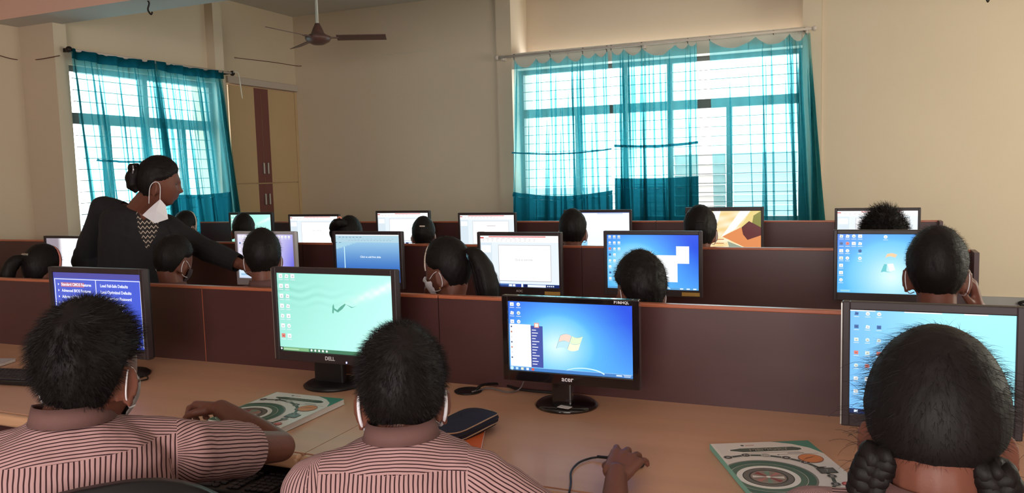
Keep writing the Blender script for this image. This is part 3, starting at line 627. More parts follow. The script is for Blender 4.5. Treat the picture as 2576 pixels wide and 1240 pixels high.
def s_photo(p):
    p.grid(lambda u, v: mix(np.broadcast_to(A3((250, 235, 205)), u.shape+(3,)), np.broadcast_to(A3((235, 205, 140)), u.shape+(3,)), .5+.5*np.sin(u*14+v*9)*np.sin(v*23)), 70, 50)
    p.poly([(.0, 0), (.30, 0), (.12, 1), (0, 1)], (250, 248, 245), k=1); p.poly([(.30, 0), (.34, 0), (.16, 1), (.12, 1)], (170, 150, 140), k=2); p.poly([(.36, 0), (.46, 0), (.30, 1), (.18, 1)], (245, 245, 245), k=2)
    p.poly([(.72, 0), (.86, 0), (.66, .45), (.46, .68), (.50, .58)], (252, 252, 250), k=4); p.poly([(.86, 0), (1, 0), (1, .35), (.80, .5), (.72, .42)], (228, 205, 130), k=3)
    p.poly([(.90, .12), (1, 0), (1, .45), (.88, .33)], (130, 130, 60), k=4); p.poly([(.48, .66), (.80, .35), (1, .45), (1, 1), (.86, 1)], (222, 140, 85), k=2)
    p.poly([(.74, .42), (.84, .26), (1, .42), (1, .62), (.82, .74), (.76, .60)], (95, 45, 45), k=5); p.poly([(.55, .78), (.86, 1), (.58, 1)], (150, 160, 140), k=3)
    for i in range(3): p.rect(.36, .72+i*.1, .50, .74+i*.1, (190, 120, 70), k=3)
def s_white(p):
    p.grid(lambda u, v: mix(np.broadcast_to(A3((250, 252, 255)), u.shape+(3,)), np.broadcast_to(A3((235, 245, 255)), u.shape+(3,)), v), 8, 8); p.rect(.0, .0, 1, .018, (90, 110, 170), k=1); p.rect(.5, .02, .9, .05, (200, 215, 235), k=1); p.rect(.22, .75, .34, .98, (150, 210, 245), k=1)
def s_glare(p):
    p.grid(lambda u, v: mix(np.broadcast_to(A3((150, 140, 150)), u.shape+(3,)), np.broadcast_to(A3((245, 245, 250)), u.shape+(3,)), np.clip((u-.26)*12, 0, 1)), 60, 10); p.rect(.22, .3, .24, .8, (205, 195, 200), k=1)  # window glare painted into the screen colours as the white part
def s_greydesk(p): 
    p.grid(lambda u, v: mix(np.broadcast_to(A3((110, 112, 125)), u.shape+(3,)), np.broadcast_to(A3((95, 95, 150)), u.shape+(3,)), v), 6, 6); icons(p, 2, 5, seed=3)
def monitor(X, Y, ztop, w, h, pic, label, bezel=(.018, .016, .03), m='bezelbrown', rot=0, base=None, logo=None, sticker=False, screen_gain=1, bm_base='black', model=None, led=False, rims=False, zdesk=.75, foot=.11, nk=.035):
    e = empty('monitor', (X, Y, zdesk), label, 'monitor', None, rot); zt = ztop-zdesk; sd, tp, bt = bezel
    MM = M[m]; d = .028
    bm = bmesh.new()      # bezel frame around the panel, local coordinates, front at y=0
    box(bm, -w/2, -w/2+sd, -.004, .022, zt-h, zt, bev=.003); box(bm, w/2-sd, w/2, -.004, .022, zt-h, zt, bev=.003)
    box(bm, -w/2+sd-.002, w/2-sd+.002, -.004, .022, zt-tp, zt, bev=.003); box(bm, -w/2+sd-.002, w/2-sd+.002, -.004, .022, zt-h, zt-h+bt, bev=.003)
    bmesh_obj('bezel', bm, MM, e, local=True)
    bm = bmesh.new(); box(bm, -w/2+.002, w/2-.002, .014, .030, zt-h+.002, zt-.002, bev=.004); box(bm, -w/2+.07, w/2-.07, .030, .055, zt-h+.04, zt-.05, bev=.012); bmesh_obj('housing', bm, M['black'], e, local=True)
    p = Pic(w-2*sd, h-tp-bt); pic(p); s = p.build('screen', M['screen'], e); s.location = (0, .0035, zt-tp-(h-tp-bt)/2)
    bx = 0 if base is None else base[0]; by = .09 if base is None else base[1]
    bm = bmesh.new(); box(bm, bx-nk, bx+nk, .050, .075, .012, zt-h+.10, bev=.006); bmesh_obj('neck', bm, M[bm_base], e, local=True)
    bm = bmesh.new(); lathe(bm, [(.0, .0), (foot, 0), (foot+.002, .006), (foot-.01, .014), (foot*.6, .019), (0, .020)], mtx=Matrix.Translation((bx, by, .0005)) @ Matrix.Scale(.95, 4, (0, 1, 0))); bmesh_obj('foot', bm, M[bm_base], e, smooth=True, local=True)
    if logo: text_obj('logo', logo[0], logo[1], M['logo'], e, Matrix.Translation((logo[2] if len(logo) > 2 else 0, -.0046, zt-h+bt*.52)))
    if model: text_obj('model_name', model, .011, M['logo'], e, Matrix.Translation((w/2-.05, -.0046, zt-tp*.5)))
    if sticker:
        bm = B((w/2-sd-.075, w/2-sd+.005, -.0052, -.0041, zt-h+.006, zt-h+.023)); bmesh_obj('sticker', bm, M['yellow'], e, local=True)
    if led:
        bm = B((w/2*.18, w/2*.18+.004, -.0052, -.0041, zt-h+.006, zt-h+.012)); me = bmesh_obj('power_light', bm, None, e, local=True); p_ = bpy.data.materials.new('blue_led'); p_.use_nodes = True; p_.node_tree.nodes['Principled BSDF'].inputs['Emission Color'].default_value = (.3, .35, 1, 1); p_.node_tree.nodes['Principled BSDF'].inputs['Emission Strength'].default_value = 3; me.data.materials.append(p_)
    if rims: bmesh_obj('side_rim', B((-w/2-.0025, -w/2+.0005, -.003, .016, zt-h+.004, zt-.004)), M['steel'], e, local=True)
    return e
def mid(x0, x1, y, Y): a = at(x0, y, Y); b = at(x1, y, Y); return (a.x+b.x)/2, b.x-a.x, (a.z+b.z)/2
def place(px0, px1, py, Y, h, pic, label, wforce=None, side='l', **k):
    a = at(px0, py, Y) if px0 is not None else None; b = at(px1, py, Y) if px1 is not None else None
    if a is None: X = b.x-wforce/2; w = wforce; z = b.z
    elif b is None: X = a.x+wforce/2; w = wforce; z = a.z
    else: X = (a.x+b.x)/2; w = b.x-a.x; z = (a.z+b.z)/2
    return monitor(X, Y, z, w, h, pic, label, **k)
monitor_list = [
 place(122, 360, 674, 2.06, .325, s_bios, 'black monitor showing a blue setup menu with white text, far left front', bezel=(.018, .020, .034), logo=None, foot=.10),
 place(683, 995, 675, 2.20, .325, s_swim, 'black monitor with a green underwater desktop picture on the front desk', bezel=(.018, .020, .034), logo=('DELL', .018, -.02), led=True, base=(-.070, .080), rims=True, foot=.105, nk=.060),
 place(1262, 1607, 748, 2.20, .262, s_acer, 'glossy black monitor on a round foot with an open start menu on a blue desktop', bezel=(.020, .018, .033), m='black_gloss', bm_base='black_gloss', logo=('acer', .021, -.005), model='P186HQL', base=(-.045, .095), foot=.098, nk=.032),
 place(2119, 2583, 765, 2.06, .305, s_cyan, 'large dusty black monitor with a pale blue desktop, facing the girl with braids', bezel=(.018, .020, .032), rims=True),
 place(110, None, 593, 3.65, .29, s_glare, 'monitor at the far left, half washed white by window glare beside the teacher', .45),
 place(None, 399, 597, 3.65, .285, s_greydesk, 'dim grey screened monitor mostly hidden behind the teacher', .45, m='silver', sticker=True, bezel=(.016, .016, .036)),
 place(590, 742, 582, 3.70, .318, s_lavender, 'silver framed monitor with a lavender desktop at the teacher\'s fingertips', m='silver', bezel=(.017, .018, .042)),
 place(836, 1010, 582, 3.66, .31, s_blueslide, 'black monitor showing an empty blue presentation slide in the second row', bezel=(.018, .018, .036)),
 place(1200, 1412, 584, 3.62, .312, s_ppt, 'black monitor with a white blank slide and a yellow sticker beside the ponytail girl', bezel=(.016, .018, .040), logo=('AOC', .016), sticker=True),
 place(1518, 1766, 581, 3.60, .30, s_win_box, 'black monitor with two white boxes on a blue desktop and a yellow sticker', bezel=(.016, .018, .032), sticker=True),
 place(2097, None, 578, 3.64, .30, s_win_flag, 'second row monitor with a bright blue and white desktop beside the tall boy', .45, bezel=(.016, .018, .034)),
 place(575, 684, 534, 5.35, .29, s_swim, 'small looking monitor with a turquoise picture in the third row before the cupboard', bezel=(.018, .02, .03)),
 place(725, 852, 539, 5.30, .29, lambda p: s_ppt(p, True, (.3, .85)), 'third row monitor with a white slide, nearest the cupboard edge', bezel=(.015, .018, .03)),
 place(945, 1080, 530, 5.35, .29, lambda p: s_ppt(p, False, (.35, .85)), 'third row monitor with a white slide behind the girl with a hair clip', bezel=(.015, .018, .03)),
 place(1152, 1297, 535, 5.35, .29, lambda p: s_ppt(p, False, (.15, .82), True), 'third row monitor with a white slide, directly left of the back curtains', bezel=(.015, .018, .03)),
 place(None, 1588, 527, 5.35, .31, s_white, 'third row monitor with a blank white window in front of the left back curtain', .49, bezel=(.015, .018, .03)),
 place(None, 1921, 520, 5.35, .31, s_photo, 'third row monitor with a brown and orange photo wallpaper', .50, bezel=(.016, .026, .03)),
 place(2100, 2317, 523, 5.35, .29, lambda p: s_ppt(p, False, (.3, .8)), 'third row monitor with a white slide behind the curly haired child', bezel=(.016, .018, .03)),
]
# ------------------------------------------------------------------ people helpers
def nv(*a): return np.array(a, float)
class Blob:
    def __init__(s): s.v, s.f = [], []
    def add(s, v, f): b = len(s.v); s.v += [tuple(p) for p in v]; s.f += [tuple(i+b for i in q) for q in f]
    def cap(s, p0, p1, r0, r1, n=14):
        p0, p1 = Vector(p0), Vector(p1); d = (p1-p0); L = d.length
        if L < 1e-6: return
        d /= L; a = Vector((0, 0, 1)) if abs(d.z) < .9 else Vector((1, 0, 0)); u = d.cross(a).normalized(); w = d.cross(u)
        prof = [(r0*math.sin(t), -r0*math.cos(t)) for t in np.linspace(.25, PI/2, 5)]+[(r1*math.cos(t), L+r1*math.sin(t)) for t in np.linspace(0, PI/2-.25, 5)]
        v, f = [], []
        for r, x in prof:
            for k in range(n): v.append(p0+d*x+(u*math.cos(2*PI*k/n)+w*math.sin(2*PI*k/n))*r)
        for i in range(len(prof)-1):
            for k in range(n): f.append((i*n+k, i*n+(k+1) % n, (i+1)*n+(k+1) % n, (i+1)*n+k))
        f.append(tuple(range(n))[::-1]); f.append(tuple((len(prof)-1)*n+k for k in range(n))); s.add(v, f)
    def ell(s, c, r, m=None, nu=18, nv_=12):
        v, f = [], []; c = Vector(c); m = m or Matrix.Identity(3)
        for j in range(1, nv_):
            for k in range(nu):
                t, a = PI*j/nv_, 2*PI*k/nu; v.append(c+m @ Vector((r[0]*math.sin(t)*math.cos(a), r[1]*math.sin(t)*math.sin(a), r[2]*math.cos(t))))
        T = len(v); v += [c+m @ Vector((0, 0, r[2])), c-m @ Vector((0, 0, r[2]))]
        for j in range(nv_-2):
            for k in range(nu): f.append((j*nu+k, (j+1)*nu+k, (j+1)*nu+(k+1) % nu, j*nu+(k+1) % nu))
        for k in range(nu): f.append((T, k, (k+1) % nu)); f.append((T+1, (nv_-2)*nu+(k+1) % nu, (nv_-2)*nu+k))
        s.add(v, f)
    def loft(s, secs, n=28):
        """secs: (centre, right vec, forward vec, rx, ry)"""
        v, f = [], []
        for c, rv, fv, rx, ry in secs:
            for k in range(n):
                a = 2*PI*k/n; ca, sa = math.cos(a), math.sin(a); ca = math.copysign(abs(ca)**.85, ca); sa = math.copysign(abs(sa)**.85, sa); v.append(Vector(c)+Vector(rv)*rx*ca+Vector(fv)*ry*sa)
        for i in range(len(secs)-1):
            for k in range(n): f.append((i*n+k, i*n+(k+1) % n, (i+1)*n+(k+1) % n, (i+1)*n+k))
        f.append(tuple(range(n))[::-1]); f.append(tuple((len(secs)-1)*n+k for k in range(n))); s.add(v, f)
    def remesh(s, vox, smooth=3):
        me = bpy.data.meshes.new('tmp'); me.from_pydata(s.v, [], s.f); me.update()
        bm = bmesh.new(); bm.from_mesh(me); bmesh.ops.recalc_face_normals(bm, faces=bm.faces); bm.to_mesh(me); bm.free()
        o = bpy.data.objects.new('tmp', me); COL.objects.link(o)
        r = o.modifiers.new('r', 'REMESH'); r.mode = 'VOXEL'; r.voxel_size = vox; r.adaptivity = 0
        if smooth: q = o.modifiers.new('s', 'SMOOTH'); q.factor = .5; q.iterations = smooth
        dg = bpy.context.evaluated_depsgraph_get(); dg.update(); out = bpy.data.meshes.new_from_object(o.evaluated_get(dg))
        bpy.data.objects.remove(o); bpy.data.meshes.remove(me); return out
def ico(sub):
    bm = bmesh.new(); bmesh.ops.create_icosphere(bm, subdivisions=sub, radius=1); D = np.array([v.co[:] for v in bm.verts]); F = [tuple(v.index for v in f.verts) for f in bm.faces]; bm.free(); return D, F
ICO4 = ico(4); ICO5 = ico(5)
def head_shape(D, off=0.0, s=1.0):
    x, y, z = D[:, 0], D[:, 1], D[:, 2]; P = np.stack([x*.0725, y*.092, z*.112], 1); t = np.clip(-z, 0, 1)
    P[:, 0] *= 1-.26*t**1.4+.03*np.clip(z, 0, 1)*(1-np.clip(z, 0, 1))*4; bk = y < 0
    P[:, 1] = np.where(bk, P[:, 1]*(1-.32*t**1.2+.06*np.clip(z, 0, 1)), P[:, 1]*(1+.0*t)); P[:, 1] += np.where(bk, 0, .012*t)
    g = lambda cx, cz, sx, sz: np.exp(-((x-cx)/sx)**2-((z-cz)/sz)**2)*(y > 0)
    P[:, 1] += .025*g(0, -.25, .13, .11)+.011*g(0, -.06, .10, .16)-.010*(g(.34, .02, .17, .12)+g(-.34, .02, .17, .12))+.006*g(0, .18, .5, .10)
    P[:, 1] += .009*g(0, -.50, .22, .06)+.008*g(0, -.60, .20, .05)-.004*g(0, -.70, .25, .05)+.012*g(0, -.84, .25, .14)-.004*g(0, -.545, .2, .02)
    P[:, 1] += .004*(g(.45, -.25, .2, .2)+g(-.45, -.25, .2, .2)); return (P+D*np.reshape(off, (-1, 1)) if not np.isscalar(off) else P+D*off)*s
def frame(yaw, pitch=0, roll=0):
    """yaw: direction the face looks, radians from +Y towards -X; pitch>0 looks down; columns right, forward, up"""
    return Matrix.Rotation(yaw, 3, 'Z') @ Matrix.Rotation(-pitch, 3, 'X') @ Matrix.Rotation(roll, 3, 'Y')
HL = {'boy': ([0, 35, 60, 80, 95, 108, 125, 180], [.55, .5, .25, .12, .10, -.30, -.66, -.80]), 'braids': ([0, 35, 60, 80, 95, 108, 125, 180], [.50, .42, .2, .05, .02, -.28, -.44, -.50]), 'girl': ([0, 35, 60, 80, 95, 108, 125, 180], [.50, .42, .2, .05, .02, -.40, -.75, -.84])}
def hair_field(D, kind):
    az = np.degrees(np.abs(np.arctan2(D[:, 0], D[:, 1]))); k = HL['boy' if kind in ('boy', 'crop') else kind]; return D[:, 2]-np.interp(az, k[0], k[1])
def ribbons(bm_v, bm_f, roots, dirs, lens, grav, wid, seg=3, curl=0, rnd=None, centre=None, hug=0):
    for p, d, L in zip(roots, dirs, lens):
        p = Vector(p); d = Vector(d); side = d.cross(Vector((rnd.uniform(-1, 1), rnd.uniform(-1, 1), rnd.uniform(-1, 1)))).normalized()*wid; b = len(bm_v); q = p.copy(); ph = rnd.uniform(0, 6.28)
        for i in range(seg+1):
            w = 1-.85*i/seg; bm_v.append(tuple(q-side*w)); bm_v.append(tuple(q+side*w)); d = (d+Vector((0, 0, -grav))*(1/seg)+Vector((math.cos(ph+i*2), math.sin(ph+i*2), math.sin(ph+i*1.3)))*curl).normalized(); q = q+d*(L/seg)
        for i in range(seg): bm_f.append((b+2*i, b+2*i+1, b+2*i+3, b+2*i+2))
def make_hair(parent, Hc, Fr, s, kind, n_str, seed, thick=.010, length=.022, extra=None, lumps=.0015, curl=.12, wid=.00042, spike=.45):
    D, F = ICO5; fld = hair_field(D, kind); rn = np.random.RandomState(seed); tp = np.clip(fld/.14, 0, 1)
    topb = np.clip(D[:, 2]*.6+.5, .25, 1.15); nz = np.array([noise.noise(Vector(d)*7+Vector((seed*3.1, 0, 0)))+.6*noise.noise(Vector(d)*19) for d in D])
    off = tp*(thick*topb+lumps*nz)-.002*(1-tp); P = head_shape(D, off, s); keep = [f for f in F if min(fld[i] for i in f) > -.02]
    M3 = Fr; V = [tuple(Hc+M3 @ Vector(p)) for p in P]; used = sorted({i for f in keep for i in f}); mp = {i: k for k, i in enumerate(used)}
    v = [V[i] for i in used]; f = [tuple(mp[i] for i in q) for q in keep]; nf = len(f)
    r = random.Random(seed); roots, dirs, lens = [], [], []; cand = np.where(fld > .02)[0]; wh = Vector((.1, -.62, .78)).normalized()
    for _ in range(n_str):
        i = int(r.choice(cand)); d0 = Vector(D[i])+Vector((r.gauss(0, .02), r.gauss(0, .02), r.gauss(0, .02))); d0.normalize()
        fl = float(d0.z-np.interp(math.degrees(abs(math.atan2(d0.x, d0.y))), *HL['boy' if kind in ('boy', 'crop') else kind]))
        if fl < .01: continue
        o2 = min(1, fl/.14)*thick*min(1.15, max(.25, d0.z*.6+.5)); p = head_shape(np.array([d0[:]]), float(o2)-.0015, s)[0]
        away = (d0-wh*d0.dot(wh)); away = away.normalized() if away.length > .05 else Vector((r.gauss(0, 1), r.gauss(0, 1), 0)).normalized()
        sw = d0.cross(away); k = max(.10, min(1, (d0.z+.75)/1.3)); dd = (away+d0*spike*k+sw*r.gauss(.25, .25)+Vector((r.gauss(0, .18), r.gauss(0, .18), r.gauss(0, .18)))).normalized()
        roots.append(Hc+M3 @ Vector(p)); dirs.append(M3 @ dd); lens.append(length*(.25+.75*k)*r.uniform(.6, 1.15))
    ribbons(v, f, roots, dirs, lens, .5, wid, 3, curl, r)
    if extra: extra(v, f, r)
    me = bpy.data.meshes.new('hair'); me.from_pydata(v, [], f); me.shade_smooth(); me.materials.append(M['hair'])
    o = bpy.data.objects.new('hair', me); COL.objects.link(o); o.parent = parent; o.matrix_parent_inverse = parent.matrix_world.inverted(); return o
def mesh_part(name, me, m, parent, smooth=True):
    me.materials.clear(); me.materials.append(m)
    if smooth: me.shade_smooth()
    me.name = name; o = bpy.data.objects.new(name, me); COL.objects.link(o); o.parent = parent; o.matrix_parent_inverse = parent.matrix_world.inverted(); return o
def part(name, bm, m, parent, smooth=False): return bmesh_obj(name, bm, m, parent, smooth=smooth)
def hand_caps(b, wr, d, n, side, curl=.35, s=1.0, spread=.12, thumb=.5):
    """wr wrist, d pointing, n palm normal (towards what it covers), side +1 right hand"""
    wr, d, n = Vector(wr), Vector(d).normalized(), Vector(n).normalized(); n = (n-d*n.dot(d)).normalized(); t = (-n).cross(d)*side
    kn = []
    for i, (o, L, r) in enumerate([(.032, .086, .0135), (.011, .090, .0135), (-.010, .086, .013), (-.030, .078, .012)]):
        k = wr+(d*L+t*o)*s-n*.004*s; kn.append(k); b.cap(wr+t*o*.55*s, k, .017*s, r*s, 10)
    b.ell(wr+d*.045*s+n*.004*s, (.030*s, .045*s, .016*s), Matrix((t, d, n)).transposed())
    for i, L in enumerate((.070, .078, .072, .056)):
        fd = (d+t*(1.5-i)*spread).normalized(); p = kn[i]; r = (.0098, .010, .0095, .0085)[i]*s; c = curl*(1+.15*i)
        for j, fr in enumerate((.45, .30, .25)):
            a = c*(j+.3); dd = (fd*math.cos(a)+n*math.sin(a)).normalized(); q = p+dd*L*fr*s; b.cap(p, q, r, r*.92, 10); p = q; r *= .92
    p = wr+d*.022*s+t*.022*s+n*.006*s; q = p+(d*.55+t*(.6+.3*thumb)+n*.25).normalized()*.042*s; b.cap(p, q, .0155*s, .0115*s, 10)
    q2 = q+(d*.9+t*.15*thumb+n*.3).normalized()*.030*s; b.cap(q, q2, .0115*s, .0105*s, 10); q3 = q2+(d+n*.35-t*.1).normalized()*.022*s; b.cap(q2, q3, .0105*s, .008*s, 10)
def person(label, Hc, yaw, pitch=0, roll=0, byaw=None, hs=1.0, bs=1.0, hair='boy', n_str=1500, vox=.007, neck=None, sR=None, sL=None, elR=None, wrR=None, elL=None, wrL=None,
           hdR=None, hdL=None, hcR=.35, hcL=.35, hnR=(0, 0, -1), hnL=(0, 0, -1), seed=1, mask=None, shirt='shirt', collar=True, sit=True, hair_kw={}, extras=None, pelvis=None, drop=.128, legs=True, sleeve=.66, loop=.0016, spr=.12, yoke_d=.05, slr=.052, thR=.5):
    Hc = Vector(Hc); byaw = yaw if byaw is None else byaw; Fr = frame(yaw, pitch, roll); Bf = frame(byaw); rv, fv, up = Bf @ Vector((1, 0, 0)), Bf @ Vector((0, 1, 0)), Vector((0, 0, 1))
    NB = Vector(neck) if neck else Hc-up*drop*hs-fv*.030; sw = .150*bs
    SR = Vector(sR) if sR else NB+rv*sw-up*.058*bs; SL = Vector(sL) if sL else NB-rv*sw-up*.058*bs
    PV = Vector(pelvis) if pelvis else Vector((NB.x, NB.y, .52))-fv*.01
    ER = Vector(elR) if elR else SR+fv*.10+rv*.02-up*.25; EL = Vector(elL) if elL else SL+fv*.10-rv*.02-up*.25
    WR_ = Vector(wrR) if wrR else ER+fv*.22-rv*.04+up*.06; WL_ = Vector(wrL) if wrL else EL+fv*.22+rv*.04+up*.06
    e = empty('person', (PV.x, PV.y, .0), label, 'person')
    sp = (NB-PV); axr = (SR-SL).normalized()
    b = Blob(); D, F = ICO4; P = head_shape(D, 0, hs); b.add([Hc+Fr @ Vector(p) for p in P], F)
    # ears
    for sd in (1, -1):
        c = Hc+Fr @ (Vector((sd*.079, -.004, -.032))*hs); m = Fr @ Matrix.Rotation(-sd*math.radians(42), 3, 'Z') @ Matrix.Rotation(math.radians(-8), 3, 'X')
        b.ell(c+m @ Vector((sd*.001, -.012, 0))*hs, (.0042*hs, .0195*hs, .032*hs), m, 14, 10)
        rim = [c+m @ Vector((sd*.003, -.012+.0195*math.cos(a), .0315*math.sin(a)))*hs for a in np.linspace(-.6, PI+1.1, 12)]
        for q0, q1 in zip(rim, rim[1:]): b.cap(q0, q1, .0036*hs, .0036*hs, 6)
        b.ell(c+m @ Vector((sd*.001, -.002, -.029))*hs, (.0045*hs, .008*hs, .009*hs), m, 10, 8)
        b.ell(Hc+Fr @ (Vector((sd*.069, .0, -.032))*hs), (.012*hs, .014*hs, .024*hs), Fr, 10, 8)
    b.cap(Hc+Fr @ Vector((0, -.020, -.055))*hs, NB+up*.0, .050*hs, .056*bs)
    lat = axr; fwd = sp.normalized().cross(lat) * -1; 
    if fwd.dot(fv) < 0: fwd = -fwd
    def torso(bb, g):
        S = [(0.0, .140, .105), (.12, .135, .098), (.32, .128, .092), (.55, .142, .100), (.74, .155, .105), (.86, .150, .096), (.94, .115, .075), (1.0, .060, .055)]
        bb.loft([(PV+sp*t-fwd*.012*math.sin(PI*t), lat, fwd, rx*bs+g, ry*bs+g) for t, rx, ry in S])
        for S_ in (SR, SL): bb.cap(NB+(S_-NB)*.22-up*.024, S_+(NB-S_)*.12-up*.002, .036*bs+g, .050*bs+g); bb.ell(S_, (.052*bs+g,)*3)
    torso(b, 0)
    for S_, E_, W_, hd, hc, hn, sd in ((SR, ER, WR_, hdR, hcR, hnR, 1), (SL, EL, WL_, hdL, hcL, hnL, -1)):
        b.cap(S_, E_, .046*bs, .036*bs); mid_ = E_+(W_-E_)*.3; b.cap(E_, mid_, .036*bs, .036*bs); b.cap(mid_, W_, .036*bs, .0235*bs)
        hand_caps(b, W_, Vector(hd) if hd else (W_-E_), hn, sd, hc, .95*bs, spread=spr if sd == 1 else .12, thumb=thR if sd == 1 else .5)
    if legs and sit:
        fpos = []
        for sd in (1, -1):
            h = PV+rv*sd*.085*bs; k = h+fv*.40*bs-up*.02; a = Vector((k.x, k.y, .09))-fv*.02; b.cap(h, k, .078*bs, .055*bs); b.cap(k, a, .052*bs, .034*bs); b.cap(a-up*.03, a+fv*.15-up*.05, .032, .028); fpos.append((h, k, a))
    elif legs:
        fpos = []
        for sd in (1, -1):
            h = PV+rv*sd*.09*bs; k = Vector((h.x, h.y, .50))+fv*.02; a = Vector((k.x, k.y, .09))-fv*.02; b.cap(h, k, .085*bs, .058*bs); b.cap(k, a, .056*bs, .036*bs); b.cap(a-up*.03, a+fv*.15-up*.05, .032, .028); fpos.append((h, k, a))
    body = mesh_part('body', b.remesh(vox, 2), M['skin'], e)
    for sd in (1, -1):
        bm = bmesh.new(); bmesh.ops.create_uvsphere(bm, u_segments=10, v_segments=8, radius=.010*hs, matrix=Matrix.Translation(Hc+Fr @ (Vector((sd*.029, .0722, .003))*hs))); part('eye', bm, M['eye'], e, True)
    # shirt
    if shirt:
        g = .011; b = Blob(); torso(b, g); sl = []
        for S_, E_ in ((SR, ER), (SL, EL)):
            ax = (E_-S_); L = ax.length*sleeve; ax.normalize(); b.cap(S_, S_+ax*(L+.05), .050*bs+g, (slr if sleeve < .8 else .040)*bs+g, 18); sl.append((S_, ax, L))
            if sleeve > .9:
                W_ = WR_ if S_ is SR else WL_; b.cap(E_, E_+(W_-E_)*.3, .045*bs+g, .043*bs+g); b.cap(E_+(W_-E_)*.3, W_, .043*bs+g, .034*bs+g); sl[-1] = (E_, (W_-E_).normalized(), (W_-E_).length*.86)
        me = b.remesh(max(.005, vox*.85), 5); bm = bmesh.new(); bm.from_mesh(me); bpy.data.meshes.remove(me)
        spn = sp.normalized(); pc = NB+spn*.006
        vs = {v for v in bm.verts if (v.co-NB-spn*(v.co-NB).dot(spn)).length < .10*bs and (v.co-NB).dot(spn) > -.08}
        fs = [f for f in bm.faces if all(v in vs for v in f.verts)]; es = {q for f in fs for q in f.edges}
        bmesh.ops.bisect_plane(bm, geom=list(vs)+list(es)+fs, plane_co=pc, plane_no=spn)
        bmesh.ops.delete(bm, geom=[v for v in bm.verts if (v.co-pc).dot(spn) > 1e-4 and (v.co-NB-spn*(v.co-NB).dot(spn)).length < .085*bs], context='VERTS')
        for S_, ax, L in sl:
            pc = S_+ax*L; vs = {v for v in bm.verts if (v.co-S_).dot(ax) > L*.6 and ((v.co-S_)-ax*(v.co-S_).dot(ax)).length < .09*bs and (v.co-S_).dot(ax) < L+.30}
            fs = [f for f in bm.faces if all(v in vs for v in f.verts)]; es = {q for f in fs for q in f.edges}
            bmesh.ops.bisect_plane(bm, geom=list(vs)+list(es)+fs, plane_co=pc, plane_no=ax); dele = [v for v in bm.verts if (v.co-pc).dot(ax) > 1e-4 and ((v.co-S_)-ax*(v.co-S_).dot(ax)).length < .095*bs and (v.co-pc).dot(ax) < .30]
            bmesh.ops.delete(bm, geom=dele, context='VERTS')
        yo = NB-spn*yoke_d*bs
        if shirt == 'shirt':
            for pc, pn in ((yo, (spn*.97+fwd*.0)), (SR-lat*.018, lat), (SL+lat*.018, lat)): bmesh.ops.bisect_plane(bm, geom=bm.verts[:]+bm.edges[:]+bm.faces[:], plane_co=pc, plane_no=pn)
        bm.normal_update()
        for v in bm.verts:
            w = noise.noise(v.co*9+Vector((seed, 0, 0)))*.006+noise.noise(Vector((v.co.x*30, v.co.y*30, v.co.z*11)))*.0022; v.co += v.normal*w
        bm.to_mesh(me2 := bpy.data.meshes.new('shirt'))
        if shirt == 'shirt':
            bm.faces.ensure_lookup_table(); vals = np.zeros(len(me2.loops), np.float32)
            for f in bm.faces:
                c = f.calc_center_median(); q = c-NB; lx = q.dot(lat); ar = None
                if (c-SR).dot(lat) > -.018: ar = (SR, (ER-SR).normalized())
                elif (c-SL).dot(-lat) > -.018: ar = (SL, (EL-SL).normalized())
                yk = (c-yo).dot(spn) > 0
                if ar:
                    ax = ar[1]; u = ax.cross(up); u = u.normalized() if u.length > .3 else fwd.copy(); w = ax.cross(u)
                    if abs(ax.z) > .75: u = fwd; w = (lat if ar[0] is SR else -lat)
                for li, l in zip(range(me2.polygons[f.index].loop_start, me2.polygons[f.index].loop_start+len(f.loops)), f.loops):
                    co_ = l.vert.co; q = co_-NB
                    if ar:
                        qq = co_-ar[0]; aa = math.atan2(qq.dot(w), qq.dot(u)); a0 = math.atan2((c-ar[0]).dot(w), (c-ar[0]).dot(u))
                        if aa-a0 > PI: aa -= 2*PI
                        if a0-aa > PI: aa += 2*PI
                        vals[li] = aa*.061*bs
                    elif yk: vals[li] = q.dot(spn)*1.0+q.dot(fwd)*.75+q.dot(lat)**2*.35
                    elif abs(f.normal.dot(lat)) < .93: vals[li] = q.dot(lat)*(1 if f.normal.dot(fwd) < 0 else -1)
                    else: vals[li] = q.dot(fwd)
            a_ = me2.attributes.new('stripe', 'FLOAT', 'CORNER'); a_.data.foreach_set('value', vals)
        bm.free(); so = mesh_part('shirt' if shirt == 'shirt' else 'blazer', me2, M[shirt], e); sm = so.modifiers.new('thick', 'SOLIDIFY'); sm.thickness = .002; sm.offset = -1
    if collar:
        bm = bmesh.new(); n = 36; ring = []; spn = sp.normalized(); cl = lat; cf = fwd
        prof = [(.057, -.014), (.0595, .0), (.058, .026), (.062, .030), (.067, .012), (.0715, -.004)]
        for k in range(n+1):
            a = math.radians(-70)+math.radians(320)*k/n+math.radians(180)-math.radians(0); a = PI/2+math.radians(22)+math.radians(316)*k/n
            ring.append([bm.verts.new(NB+spn*(z*bs+.004)+cl*math.cos(a)*r*bs*1.02+cf*math.sin(a)*r*bs*.98+spn*(-.012*max(0, math.sin(a)))) for r, z in prof])
        for k in range(n):
            for j in range(len(prof)-1): bm.faces.new((ring[k][j], ring[k+1][j], ring[k+1][j+1], ring[k][j+1]))
        o = part('collar', bm, M['collar'], e, True); q = o.modifiers.new('thick', 'SOLIDIFY'); q.thickness = .0025
